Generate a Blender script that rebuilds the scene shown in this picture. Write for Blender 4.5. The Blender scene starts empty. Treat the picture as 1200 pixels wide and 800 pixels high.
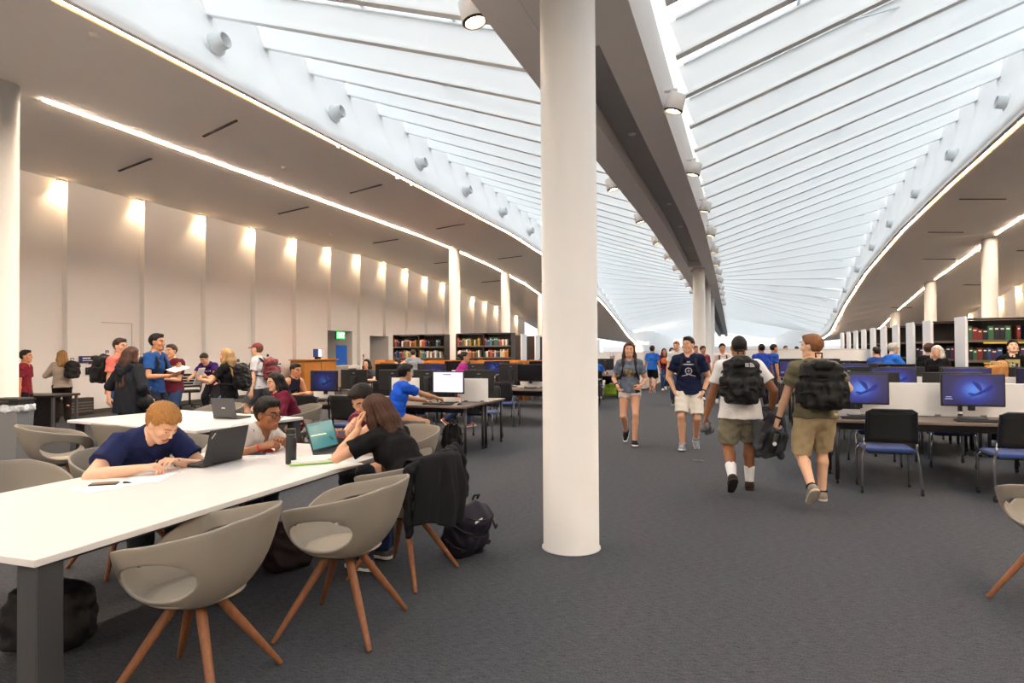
import bpy, bmesh, math, random
import numpy as np
from mathutils import Vector, Matrix, Euler
from mathutils.bvhtree import BVHTree
random.seed(7); RNG = np.random.RandomState(7)
S = bpy.context.scene; COL = S.collection; PI = math.pi
F = 750.; H = 1.52; YAW = math.radians(19.0); PIT = math.atan(10/750); ROL = .006
_f = np.array([-math.sin(YAW)*math.cos(PIT), math.cos(YAW)*math.cos(PIT), math.sin(PIT)])
_r = np.array([math.cos(YAW), math.sin(YAW), 0.]); _u = np.cross(_r, _f)
CR = _r*math.cos(ROL)-_u*math.sin(ROL); CU = _u*math.cos(ROL)+_r*math.sin(ROL); CF = _f
C0 = np.array([0, 0, H])
def ray(px, py): return CF+CR*(px-600)/F-CU*(py-400)/F
def atz(px, py, z): d = ray(px, py); return C0+d*((z-H)/d[2])
def atx(px, py, x): d = ray(px, py); return C0+d*(x/d[0])
def aty(px, py, y): d = ray(px, py); return C0+d*(y/d[1])
def atd(px, py, D): return C0+ray(px, py)*D
cam = bpy.data.cameras.new('camera'); co = bpy.data.objects.new('camera', cam); COL.objects.link(co); S.camera = co
cam.sensor_width = 36; cam.lens = F/1200*36; cam.clip_start = .05; cam.clip_end = 400
co.matrix_world = Matrix(((CR[0], CU[0], -CF[0], 0), (CR[1], CU[1], -CF[1], 0), (CR[2], CU[2], -CF[2], H), (0, 0, 0, 1)))

# ---------------------------------------------------------------- materials
MATS = {}
def lin(c):
    if isinstance(c, str): c = [int(c[i:i+2], 16)/255 for i in (0, 2, 4)]
    return tuple(((x+.055)/1.055)**2.4 if x > .04045 else x/12.92 for x in c)+(1.,)
def mat(name, col, rough=.6, metal=0., spec=.4, var=0., scale=30., bump=0., bscale=200., stretch=None, emit=None, es=0., alpha=None, sheen=0.):
    if name in MATS: return MATS[name]
    m = bpy.data.materials.new(name); m.use_nodes = True; MATS[name] = m
    nt = m.node_tree; b = nt.nodes['Principled BSDF']; L = nt.links
    c = lin(col)
    b.inputs['Base Color'].default_value = c; b.inputs['Roughness'].default_value = rough
    b.inputs['Metallic'].default_value = metal; b.inputs['Specular IOR Level'].default_value = spec
    if sheen: b.inputs['Sheen Weight'].default_value = sheen
    m.diffuse_color = c
    tc = None
    if var or bump:
        tc = nt.nodes.new('ShaderNodeTexCoord'); mp = nt.nodes.new('ShaderNodeMapping'); L.new(tc.outputs['Object'], mp.inputs[0])
        if stretch: mp.inputs['Scale'].default_value = stretch
    if var:
        n = nt.nodes.new('ShaderNodeTexNoise'); n.inputs['Scale'].default_value = scale; n.inputs['Detail'].default_value = 3; L.new(mp.outputs[0], n.inputs['Vector'])
        r = nt.nodes.new('ShaderNodeMix'); r.data_type = 'RGBA'
        r.inputs[6].default_value = tuple(x*(1-var) for x in c[:3])+(1,); r.inputs[7].default_value = tuple(min(1, x*(1+var)) for x in c[:3])+(1,)
        L.new(n.outputs[0], r.inputs[0]); L.new(r.outputs[2], b.inputs['Base Color'])
    if bump:
        n = nt.nodes.new('ShaderNodeTexNoise'); n.inputs['Scale'].default_value = bscale; L.new(mp.outputs[0], n.inputs['Vector'])
        bp = nt.nodes.new('ShaderNodeBump'); bp.inputs['Strength'].default_value = bump; bp.inputs['Distance'].default_value = .01
        L.new(n.outputs[0], bp.inputs['Height']); L.new(bp.outputs[0], b.inputs['Normal'])
    if emit:
        b.inputs['Emission Color'].default_value = lin(emit); b.inputs['Emission Strength'].default_value = es
    return m
def fabric(col, rough=.9): return mat('fabric_'+col, col, rough, spec=.15, var=.12, scale=60, bump=.25, bscale=350)
def plain(col, rough=.5, metal=0., spec=.4): return mat('plain_%s_%d_%d' % (col, rough*100, metal*100), col, rough, metal, spec)
def skinm(col): return mat('skin_'+col, col, .5, spec=.35, var=.06, scale=25)
def hairm(col): return mat('hair_'+col, col, .55, spec=.3, var=.35, scale=22, stretch=(7, 7, 1), bump=.6, bscale=30)

# ---------------------------------------------------------------- mesh builder
class MB:
    def __init__(s): s.bm = bmesh.new(); s.mi = 0
    def m(s, i): s.mi = i; return s
    def _xf(s, vs, M):
        for v in vs: v.co = M @ v.co
    def faces(s, pts, fs):
        vs = [s.bm.verts.new(p) for p in pts]
        for f in fs:
            try: q = s.bm.faces.new([vs[i] for i in f]); q.material_index = s.mi
            except ValueError: pass
        return vs
    def box(s, c, d, rot=None, bev=0., seg=1):
        x, y, z = [k/2 for k in d]
        b = bmesh.new() if bev else s.bm
        pts = [(-x,-y,-z),(x,-y,-z),(x,y,-z),(-x,y,-z),(-x,-y,z),(x,-y,z),(x,y,z),(-x,y,z)]
        M = Matrix.Translation(c)
        if rot is not None: M = M @ (rot.to_4x4() if isinstance(rot, Matrix) else Euler(rot).to_matrix().to_4x4())
        vs = [b.verts.new(M @ Vector(p)) for p in pts]
        for f in ((3,2,1,0),(4,5,6,7),(0,1,5,4),(1,2,6,5),(2,3,7,6),(3,0,4,7)):
            q = b.faces.new([vs[i] for i in f]); q.material_index = s.mi
        if bev:
            bmesh.ops.bevel(b, geom=b.edges[:], offset=min(bev, min(d)*.45), segments=seg, affect='EDGES', profile=.5)
            mp = {v: s.bm.verts.new(v.co) for v in b.verts}
            for f in b.faces:
                q = s.bm.faces.new([mp[v] for v in f.verts]); q.material_index = s.mi
            b.free()
        return s
    def cyl(s, a, b, r0, r1=None, n=14, cap=True):
        a = Vector(a); b = Vector(b); r1 = r0 if r1 is None else r1
        d = (b-a).normalized(); q = d.to_track_quat('Z', 'Y')
        ring = [q @ Vector((math.cos(2*PI*i/n), math.sin(2*PI*i/n), 0)) for i in range(n)]
        A = [s.bm.verts.new(a+r0*v) for v in ring]; B = [s.bm.verts.new(b+r1*v) for v in ring]
        for i in range(n):
            f = s.bm.faces.new((A[i], A[(i+1) % n], B[(i+1) % n], B[i])); f.material_index = s.mi; f.smooth = True
        if cap:
            for f in (s.bm.faces.new(A[::-1]), s.bm.faces.new(B)): f.material_index = s.mi
        return s
    def tube(s, pts, r, n=8, closed=False):
        pts = [Vector(p) for p in pts]; N = len(pts); rs = r if isinstance(r, (list, tuple)) else [r]*N
        rings = []; up = None
        for i, p in enumerate(pts):
            t = (pts[(i+1) % N if closed else min(i+1, N-1)]-pts[i-1 if (closed or i) else 0]).normalized()
            if up is None: up = t.orthogonal().normalized()
            up = (up-t*up.dot(t)).normalized(); w = t.cross(up)
            rings.append([s.bm.verts.new(p+rs[i]*(math.cos(2*PI*k/n)*up+math.sin(2*PI*k/n)*w)) for k in range(n)])
        for i in range(N if closed else N-1):
            A, B = rings[i], rings[(i+1) % N]
            for k in range(n):
                f = s.bm.faces.new((A[k], A[(k+1) % n], B[(k+1) % n], B[k])); f.material_index = s.mi; f.smooth = True
        if not closed:
            for f in (s.bm.faces.new(rings[0][::-1]), s.bm.faces.new(rings[-1])): f.material_index = s.mi
        return s
    def lathe(s, prof, c=(0, 0, 0), n=24, M=None):
        c = Vector(c); rings = []
        for r, z in prof:
            if r < 1e-5: rings.append([s.bm.verts.new((0, 0, z))])
            else: rings.append([s.bm.verts.new((r*math.cos(2*PI*k/n), r*math.sin(2*PI*k/n), z)) for k in range(n)])
        for A, B in zip(rings, rings[1:]):
            for k in range(n):
                q = [A[k % len(A)], A[(k+1) % len(A)], B[(k+1) % len(B)], B[k % len(B)]]
                q = list(dict.fromkeys(q))
                if len(q) > 2: f = s.bm.faces.new(q); f.material_index = s.mi; f.smooth = True
        for R in rings:
            for v in R: v.co = ((M @ v.co) if M else v.co)+c
        return s
    def prism(s, poly, z0, z1, M=None):
        M = M or Matrix(); n = len(poly)
        A = [s.bm.verts.new(M @ Vector((x, y, z0))) for x, y in poly]; B = [s.bm.verts.new(M @ Vector((x, y, z1))) for x, y in poly]
        fs = [s.bm.faces.new(A[::-1]), s.bm.faces.new(B)]+[s.bm.faces.new((A[i], A[(i+1) % n], B[(i+1) % n], B[i])) for i in range(n)]
        for f in fs: f.material_index = s.mi
        return s
    def ball(s, c, r, n=12):
        r = (r, r, r) if not hasattr(r, '__len__') else r
        pr = [(math.sin(PI*i/(n-2)) if 0 < i < n-2 else 0, -math.cos(PI*i/(n-2))) for i in range(n-1)]
        return s.lathe(pr, c, n, Matrix.Diagonal((*r, 1)))
    def build(s, name, mats, parent=None, smooth=None, loc=None, rotz=0.):
        me = bpy.data.meshes.new(name); bmesh.ops.recalc_face_normals(s.bm, faces=s.bm.faces[:])
        s.bm.to_mesh(me); s.bm.free()
        for k in (mats if isinstance(mats, (list, tuple)) else [mats]): me.materials.append(k)
        if smooth is not None: me.polygons.foreach_set('use_smooth', [smooth]*len(me.polygons))
        return link(name, me, parent, loc, rotz)
def link(name, data, parent=None, loc=None, rotz=0.):
    o = bpy.data.objects.new(name, data); COL.objects.link(o)
    if loc is not None: o.location = loc
    o.rotation_euler = (0, 0, rotz)
    if parent is not None: o.parent = parent
    return o
def tag(o, label, cat, group=None):
    o['label'] = label; o['category'] = cat
    if group: o['group'] = group
    return o
def struct(o): o['kind'] = 'structure'; return o
def thing(name, label, cat, loc=(0, 0, 0), rotz=0., group=None): return tag(link(name, None, None, loc, rotz), label, cat, group)
def dup(root, loc=None, rotz=None, label=None, group=None):
    def cp(o, par):
        c = o.copy(); COL.objects.link(c)
        if par is not None: c.parent = par
        for ch in o.children: cp(ch, c)
        return c
    r = cp(root, None)
    if loc is not None: r.location = loc
    if rotz is not None: r.rotation_euler = (0, 0, rotz)
    if label: r['label'] = label
    if group: r['group'] = group
    return r
def rotz(a): return Matrix.Rotation(a, 4, 'Z')
def interp(x, tab): return float(np.interp(x, [t[0] for t in tab], [t[1] for t in tab]))
# ---------------------------------------------------------------- building
ZLE = [(-20, 5.55), (21, 5.55), (27, 5.3), (32.3, 4.92), (38, 4.2), (43, 3.35), (47.4, 2.47), (52, 1.9)]
ZLW = [(-20, 5.68), (24, 5.68), (28.5, 5.56), (30.6, 5.39), (32.8, 5.29), (35, 5.04), (37.3, 4.81), (39.8, 4.66), (41.8, 4.5), (44.2, 4.26), (52, 3.2)]
ZRE = [(-20, 5.55), (11, 5.55), (13.1, 5.51), (15.4, 5.4), (17.7, 5.29), (22, 5.0), (27.4, 4.37), (32, 3.5), (36.9, 2.31), (42, 1.9)]
ZRC = [(-20, 5.5), (19, 5.4), (21.7, 5.23), (23.9, 5.04), (24.8, 4.87), (30.2, 4.3), (31.4, 4.13), (36.4, 3.4), (37.6, 3.17), (40.7, 2.6), (44, 2.2)]
ZRW = [(-20, 5.6), (26, 5.4), (32, 4.9), (36.4, 4.4), (38, 4.13), (40.7, 3.75), (42.5, 3.48), (44.9, 3.15), (47, 2.8)]
XLE, XLW, XRE, XRW, XC = -7.15, -15.2, 4.75, 12.7, -1.25
YEND_L, YEND_R = 60., 52.
def zl(x, y): t = (x-XLE)/(XLW-XLE); return interp(y, ZLE)*(1-t)+interp(y, ZLW)*t
def zr(x, y):
    if x < 7.8: t = (x-XRE)/(7.8-XRE); return interp(y, ZRE)*(1-t)+interp(y, ZRC)*t
    t = (x-7.8)/(XRW-7.8); return interp(y, ZRC)*(1-t)+interp(y, ZRW)*t
# carpet
def carpet():
    m = bpy.data.materials.new('carpet'); m.use_nodes = True; nt = m.node_tree; b = nt.nodes['Principled BSDF']; L = nt.links
    tc = nt.nodes.new('ShaderNodeTexCoord')
    mp = nt.nodes.new('ShaderNodeMapping'); mp.inputs['Rotation'].default_value = (0, 0, .15); mp.inputs['Scale'].default_value = (8, 60, 1); L.new(tc.outputs['Object'], mp.inputs[0])
    n = nt.nodes.new('ShaderNodeTexNoise'); n.inputs['Scale'].default_value = 2.2; n.inputs['Detail'].default_value = 4; L.new(mp.outputs[0], n.inputs['Vector'])
    n2 = nt.nodes.new('ShaderNodeTexNoise'); n2.inputs['Scale'].default_value = 120; L.new(tc.outputs['Object'], n2.inputs['Vector'])
    mx = nt.nodes.new('ShaderNodeMath'); mx.operation = 'ADD'; L.new(n.outputs[0], mx.inputs[0]); L.new(n2.outputs[0], mx.inputs[1])
    cr = nt.nodes.new('ShaderNodeValToRGB'); cr.color_ramp.elements[0].position = .72; cr.color_ramp.elements[1].position = 1.25
    mr = nt.nodes.new('ShaderNodeMapRange'); mr.inputs[1].default_value = .7; mr.inputs[2].default_value = 1.3; L.new(mx.outputs[0], mr.inputs[0])
    cr.color_ramp.elements[0].position = 0; cr.color_ramp.elements[1].position = 1
    cr.color_ramp.elements[0].color = lin('2f3136'); cr.color_ramp.elements[1].color = lin('57595f')
    L.new(mr.outputs[0], cr.inputs[0]); L.new(cr.outputs[0], b.inputs['Base Color']); b.inputs['Roughness'].default_value = .95; b.inputs['Specular IOR Level'].default_value = .15
    bp = nt.nodes.new('ShaderNodeBump'); bp.inputs['Strength'].default_value = .5; bp.inputs['Distance'].default_value = .008; L.new(mx.outputs[0], bp.inputs['Height']); L.new(bp.outputs[0], b.inputs['Normal'])
    return m
M_WALL = mat('wall_paint', 'eeebe9', .75, spec=.2, var=.015, scale=3)
M_CEIL = mat('ceiling_board', 'e9e4df', .8, spec=.2, var=.03, scale=80, bump=.06, bscale=300)
M_WHITE = mat('white_paint', 'eff0f0', .45, spec=.4)
M_COL = mat('column_paint', 'd6d3cf', .5, spec=.3)
M_STEEL = mat('white_steel', 'eef1f2', .4, spec=.4)
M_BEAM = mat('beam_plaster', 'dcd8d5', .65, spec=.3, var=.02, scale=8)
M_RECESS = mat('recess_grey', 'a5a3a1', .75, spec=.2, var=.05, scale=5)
M_LED = mat('led_strip', 'ffe2b0', .5, emit='ffe9d0', es=95.)
M_LEDE = mat('led_edge', 'ffc070', .5, emit='ffc884', es=.5)
M_LAMP = mat('lamp_glow', 'fff0d8', .5, emit='ffdcaa', es=14.)
M_DARK = mat('dark_slot', '17171a', .6)
M_BASE = mat('rubber_base', '4a4643', .6)
MB().box((-1.5, 48.4, -.05), (46, 99.2, .1)).build('floor', carpet()); struct(bpy.data.objects['floor'])
MB().box((-1.5, -10.1, -.05), (46, 17.8, .1)).build('floor_bounce', mat('pale_bounce_floor', 'e6e2dc', .35, var=.06, scale=40)); struct(bpy.data.objects['floor_bounce'])  # unseen pale floor behind the camera, added to bounce skylight onto the near ceiling
# left wall : overlapping panels, each a shallow step with a recess where the light falls
YP = [11.12+2.15*i for i in range(-4, 17)]
def wallside(name, X, sgn, ys, zfun, holes=()):
    b = MB()
    edges = [-18.5]+list(ys)+[ys[-1]+2.15]
    for y0, y1 in zip(edges, edges[1:]):
        hs = sorted([h for h in holes if h[0] < y1 and h[1] > y0])
        segs = []; y = y0
        for h in hs:
            segs += [(y, h[0], 0), (max(h[0], y0), min(h[1], y1), h[2])]; y = h[1]
        segs.append((y, y1, 0))
        for a, c, zb in segs:
            if c-a < .01: continue
            n = max(1, int((c-a)/1.))
            for k in range(n):
                p, q = a+(c-a)*k/n, a+(c-a)*(k+1)/n
                o0 = .16*(1-(p-y0)/(y1-y0)) if y1-y0 < 4 else 0; o1 = .16*(1-(q-y0)/(y1-y0)) if y1-y0 < 4 else 0
                x0, x1 = X+sgn*(.16-o0), X+sgn*(.16-o1)
                xb = X+sgn*.45
                zt0, zt1 = zfun(X, p)+.06, zfun(X, q)+.06
                P = [(x0, p, zb), (x1, q, zb), (x1, q, zt1), (x0, p, zt0), (xb, p, zb), (xb, q, zb), (xb, q, zt1), (xb, p, zt0)]
                b.faces(P, [(0,1,2,3), (4,7,6,5), (0,4,5,1), (3,2,6,7), (0,3,7,4), (1,5,6,2)])
    return struct(b.build(name, M_WALL))
D1 = (atx(388, 430, XLW)[1], atx(416, 430, XLW)[1], 2.35); D2 = (atx(435, 430, XLW)[1], atx(456, 430, XLW)[1], 2.2)
wallside('wall_left', XLW, -1, YP, zl, [D1, D2])
YPR = [36.4+2.15*i for i in range(-17, 6)]
wallside('wall_right', XRW, 1, YPR, zr)
# alcoves behind the two openings
for i, (a, c, h) in enumerate((D1, D2)):
    b = MB(); x = XLW-.3
    b.box((x-.9, a-.07, h/2+.1), (1.8, .1, h+.2)).box((x-.9, c+.07, h/2+.1), (1.8, .1, h+.2)).box((x-1.8, (a+c)/2, h/2+.1), (.1, c-a+.3, h+.2)).box((x-.9, (a+c)/2, h+.1), (1.8, c-a+.3, .1))
    struct(b.build('trim_%d' % (i+1), M_WALL))
b = MB().box((XLW-.9, (D2[0]+D2[1])/2-.5, 1.05), (.05, .75, 2.1), bev=.005); d = struct(b.build('door_1', mat('door_grey', '6b655f', .5)))
MB().cyl((XLW-.87, D2[0]+.3, 1.0), (XLW-.82, D2[0]+.3, 1.0), .02).cyl((XLW-.82, D2[0]+.3, 1.0), (XLW-.82, D2[0]+.42, 1.0), .01).build('door_handle', plain('b0b0b0', .3, 1), d)
# flush door in the panelled wall
ya, yb = atx(114, 380, XLW)[1], atx(157, 380, XLW)[1]
zt = atx(133, 378, XLW)[2]; b = MB(); M_SEAM = plain('c2b8ac', .7)
for y in (ya, yb): b.box((XLW+.004-.08, y, zt/2), (.012, .012, zt))
b.box((XLW+.004-.08, (ya+yb)/2, zt), (.012, yb-ya, .016)); dd = struct(b.build('door_2', M_SEAM))
# soffits
def soffit(name, X0, X1, zf, y0, y1):
    b = MB(); ny = 60; nx = 5; th = .25
    ys = np.linspace(y0, y1, ny); xs = np.array(sorted(set(np.linspace(X0, X1, 5)) | ({7.8} if X0 > 0 else set()))); nx = len(xs)
    lo = [[(x, y, zf(x, y)) for x in xs] for y in ys]; 
    pts = [p for r in lo for p in r]+[(p[0], p[1], p[2]+th) for r in lo for p in r]; N = ny*nx
    fs = []
    for j in range(ny-1):
        for i in range(nx-1):
            a = j*nx+i; fs += [(a, a+1, a+nx+1, a+nx), (N+a, N+a+nx, N+a+nx+1, N+a+1)]
        fs += [(j*nx, (j+1)*nx, N+(j+1)*nx, N+j*nx), (j*nx+nx-1, N+j*nx+nx-1, N+(j+1)*nx+nx-1, (j+1)*nx+nx-1)]
    b.faces(pts, fs); o = b.build(name, M_CEIL, smooth=False); return struct(o)
soffit('ceiling_left', XLE-.16, XLW-.4, zl, -18, YEND_L)
soffit('ceiling_right', XRE+.16, XRW+.4, zr, -18, YEND_R)
# cove edge: outer lip, glowing slot and upstand
def ribbon(b, prof, ys, X, zf, sgn, close=True):
    rows = [[b.bm.verts.new((X+sgn*dx, y, zf(y)+dz)) for dx, dz in prof] for y in ys]; n = len(prof)
    for A, B in zip(rows, rows[1:]):
        for k in range(n if close else n-1):
            f = b.bm.faces.new((A[k], A[(k+1) % n], B[(k+1) % n], B[k])); f.material_index = b.mi
    if close: b.bm.faces.new(rows[0][::-1]); b.bm.faces.new(rows[-1])
for nm, X, zt, sg, yE in (('left', XLE, ZLE, -1, YEND_L), ('right', XRE, ZRE, 1, YEND_R)):
    ys = np.linspace(-18, yE, 84); zf = lambda y: interp(y, zt)
    b = MB(); ribbon(b, [(-.03, -.01), (.05, -.01), (.05, .06), (-.03, .06)], ys, X, zf, sg); struct(b.build('trim_cove_'+nm, M_CEIL))
    b = MB(); ribbon(b, [(.075, .005), (.125, .005), (.125, .03), (.075, .03)], ys, X, zf, sg)
    cl_ = tag(b.build('cove_light', M_LED), 'long warm glowing light line along the %s edge of the skylight opening' % nm, 'light', 'cove light lines'); b = MB(); ribbon(b, [(.045, -.012), (.0745, -.002), (.0745, .02), (.045, .02)], ys, X, zf, sg); ribbon(b, [(.1255, -.002), (.16, -.012), (.16, .02), (.1255, .02)], ys, X, zf, sg); b.build('diffuser_edge', M_LEDE, cl_)
# straight LED lines in the soffits
def led(name, pts, zf, label, w=.03):
    b = MB(); P = [Vector((x, y, zf(x, y)-.022)) for x, y in pts]
    n = max(2, int(abs(P[-1].y-P[0].y)/1.0)); L = []
    for k in range(n+1):
        t = k/n; x = pts[0][0]+(pts[1][0]-pts[0][0])*t; y = pts[0][1]+(pts[1][1]-pts[0][1])*t; L.append((x, y, zf(x, y)-.022))
    for k in range(n):
        (x0, y0, z0), (x1, y1, z1) = L[k], L[k+1]
        b.faces([(x0-w/2, y0, z0), (x0+w/2, y0, z0), (x1+w/2, y1, z1), (x1-w/2, y1, z1), (x0-w/2, y0, z0+.02), (x0+w/2, y0, z0+.02), (x1+w/2, y1, z1+.02), (x1-w/2, y1, z1+.02)],
                [(0,3,2,1), (4,5,6,7), (0,4,7,3), (1,2,6,5)]+([(0,1,5,4)] if k == 0 else [])+([(3,7,6,2)] if k == n-1 else []))
    o = tag(b.build(name, M_LED), label, 'light', 'recessed ceiling light lines'); b = MB()
    for k in range(n):
        (x0, y0, z0), (x1, y1, z1) = L[k], L[k+1]
        for sg in (-1, 1):
            a0, a1 = sg*w/2, sg*(w/2+.026)
            b.faces([(x0+a0, y0, z0-.012), (x0+a1, y0, z0-.004), (x1+a1, y1, z1-.004), (x1+a0, y1, z1-.012), (x0+a0, y0, z0+.01), (x0+a1, y0, z0+.01), (x1+a1, y1, z1+.01), (x1+a0, y1, z1+.01)], [(0,3,2,1), (4,5,6,7), (0,4,7,3), (1,2,6,5)]+([(0,1,5,4)] if k == 0 else [])+([(3,7,6,2)] if k == n-1 else []))
    b.build('diffuser_edge', M_LEDE, o)
XS = -10.45
led('linear_downlight', [(XS, 7.25), (XS, 23.0)], zl, 'long warm recessed light line in the left wing ceiling, ending at the second round column')
led('linear_downlight', [(XS, 23.75), (XS, 29.0)], zl, 'short recessed light line between the two far round columns of the left wing')
led('linear_downlight', [(XS, 29.8), (XS, 35.2)], zl, 'recessed light line just beyond the slimmest round column of the left wing')
led('linear_downlight', [(XS, 36), (XS, 47)], zl, 'farthest recessed light line of the left wing, seen right of the big white column')
XR = 7.8
led('linear_downlight', [(XR, 17), (XR, 23.8)], zr, 'nearest recessed light line of the right wing ceiling, cut by the photo edge')
led('linear_downlight', [(XR, 24.8), (XR, 30.2)], zr, 'recessed light line between the first and second columns of the right wing')
led('linear_downlight', [(XR, 31.4), (XR, 36.3)], zr, 'recessed light line between the second and third columns of the right wing')
led('linear_downlight', [(XR, 37.6), (XR, 40.8)], zr, 'farthest and shortest recessed light line of the right wing ceiling')
# columns
def column(x, y, z, r=.22):
    b = MB().lathe([(0, 0), (r+.012, 0), (r+.012, .006), (r, .01), (r, z), (0, z)], n=56); return struct(b.build('column', M_COL, loc=(x, y, 0)))
column(-1.19, 4.83, 4.75, .214)
column(-1.15, 24.6, 4.6); column(-1.15, 31.2, 4.6); column(-1.15, 37.8, 4.6)
column(XS, 6.62, 5.65, .225); column(XS, 23.35, 5.6); column(XS, 29.4, 5.3); column(XS, 35.6, 4.9)
for y in (24.3, 30.8, 36.95, 18): column(XR, y, zr(XR, y)+.1)
# central valley beam: two flanges, recess, cheek faces
def bx(y): return interp(y, [(-6, -.12), (4, -.05), (8, .0), (16, .16), (50, .2)])
BZ = [(-8, 4.5), (30, 4.5), (48, 4.2), (56, 4.0), (96, 3.2)]
ysb = np.linspace(-18, 94, 90)
def beamrib(name, prof, m, ys=ysb):
    b = MB(); rows = [[b.bm.verts.new((-1.42+bx(y)+dx, y, interp(y, BZ)+dz)) for dx, dz in prof] for y in ys]; n = len(prof)
    for A, B in zip(rows, rows[1:]):
        for k in range(n): b.bm.faces.new((A[k], A[(k+1) % n], B[(k+1) % n], B[k]))
    b.bm.faces.new(rows[0][::-1]); b.bm.faces.new(rows[-1]); return struct(b.build(name, m))
beamrib('beam_left_flange', [(-.62, 0), (-.24, 0), (-.24, .3), (-.44, .3), (-.44, .72), (-.62, .72)], M_BEAM)
beamrib('beam_right_flange', [(.24, 0), (.64, 0), (.64, .76), (.44, .76), (.44, .3), (.24, .3)], M_BEAM)
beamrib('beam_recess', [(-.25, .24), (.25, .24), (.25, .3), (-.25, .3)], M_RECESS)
beamrib('beam_cap', [(-.6, .6), (.6, .6), (.6, .66), (-.6, .66)], M_BEAM)
b = MB()
for y0, y1 in ((3.4, 6.2), (24.2, 25.2), (31, 31.6), (37.4, 38.2)): b.box((-1.42+bx((y0+y1)/2), (y0+y1)/2, interp((y0+y1)/2, BZ)+.12), (.5, y1-y0, .22))
struct(b.build('beam_plate', M_BEAM))
for i, y in enumerate((9.6, 14.5, 17.3, 21)):
    t = MB().lathe([(0, 0), (.05, 0), (.06, .012), (.06, .02), (0, .02)], n=16).build('recess_fitting', plain('d8d8d6'), loc=(-1.42+bx(y), y, 4.5+.222))
    tag(t, ['small round fitting in the dark beam recess, nearest the big white column', 'small round fitting in the beam recess, second beyond the big column', 'small round fitting in the beam recess, third beyond the big column', 'small round fitting in the beam recess, farthest from the big column'][i], 'fitting', 'fittings in the beam recess')
# rafters, glazing and scalloped upstand
XV = {-1: -2.05, 1: -.6}; XEV = {-1: -7.62, 1: 5.2}
def eave_z(y, s):
    if s < 0: return interp(y, ZLE)+interp(y, [(0, 1.2), (8, 1.2), (12, 1.42), (30, 1.42), (48, .8), (62, 1.4), (96, .9)])
    return interp(y, ZRE)+interp(y, [(0, 1.5), (15, 1.6), (24, 2.0), (34, 1.6), (44, .6), (62, 1.3), (96, .9)])
def val_z(y, s): return interp(y, BZ)+.5
RY = [7.79+1.275*i-1.275*20 for i in range(0, 63)]
while RY[-1] < 94: RY.append(RY[-1]+2.55)
M_GLASS = bpy.data.materials.new('skylight_glass'); M_GLASS.use_nodes = True
nt = M_GLASS.node_tree; nt.nodes.clear(); out = nt.nodes.new('ShaderNodeOutputMaterial'); tr = nt.nodes.new('ShaderNodeBsdfTransparent'); tr.inputs[0].default_value = (.95, .965, .97, 1)
tl = nt.nodes.new('ShaderNodeBsdfTranslucent'); tl.inputs[0].default_value = (.92, .93, .94, 1); mx = nt.nodes.new('ShaderNodeMixShader'); mx.inputs[0].default_value = .25
nt.links.new(tr.outputs[0], mx.inputs[1]); nt.links.new(tl.outputs[0], mx.inputs[2]); nt.links.new(mx.outputs[0], out.inputs[0])
npane = 0; M_MULL = plain('dfe6e8', .4)
for s in (-1, 1):
    for i, y in enumerate(RY):
        if y > 96: continue
        x0, x1 = XV[s], XEV[s]; z0, z1 = val_z(y, s), eave_z(y, s); L = math.hypot(x1-x0, z1-z0); a = math.atan2(z1-z0, (x1-x0)*s)
        R = Matrix.Rotation(-a, 3, 'Y') if s > 0 else Matrix.Rotation(a, 3, 'Y')
        cx, cz = (x0+x1)/2, (z0+z1)/2
        b = MB()
        b.box((cx, y, cz+.21), (L, .03, .42), R)                      # web
        b.box((cx, y, cz-.012), (L, .13, .03), R)                     # lower flange
        b.box((cx, y, cz+.43), (L, .13, .03), R)
        for q in (.33, .66):
            px = x0+(x1-x0)*q; pz = z0+(z1-z0)*q
        struct(b.build('rafter', M_STEEL))
        if i+1 < len(RY) and RY[i+1] < 97:
            yn = RY[i+1]; npane += 1
            za, zb, zc, zd = z0+.47, z1+.47, eave_z(yn, s)+.47, val_z(yn, s)+.47
            g = MB(); g.faces([(x0, y, za), (x1, y, zb), (x1, yn, zc), (x0, yn, zd), (x0, y, za+.02), (x1, y, zb+.02), (x1, yn, zc+.02), (x0, yn, zd+.02)],
                    [(0,1,2,3), (4,7,6,5), (0,4,5,1), (1,5,6,2), (2,6,7,3), (3,7,4,0)])
            w = struct(g.build('window_%d' % npane, M_GLASS))
            # slim glazing bars and the cross-brace rods of some bays
            g = MB()
            for q in (.25, .5, .75):
                p = Vector((x0+(x1-x0)*q, y, za+(zb-za)*q-.02)); r = Vector((x0+(x1-x0)*q, yn, zd+(zc-zd)*q-.02)); g.cyl(p, r, .022, n=6)
            if i % 4 in (1, 2) and y > -2 :
                q0, q1 = (.08, .5) if i % 4 == 1 else (.5, .92)
                for (u, v) in ((q0, q1),):
                    p = Vector((x0+(x1-x0)*u, y, z0+(z1-z0)*u+.3)); r = Vector((x0+(x1-x0)*v, yn, val_z(yn, s)+(eave_z(yn, s)-val_z(yn, s))*v+.3)); g.cyl(p, r, .014, n=6)
            g.build('glazing_bar', M_MULL, w)
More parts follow.
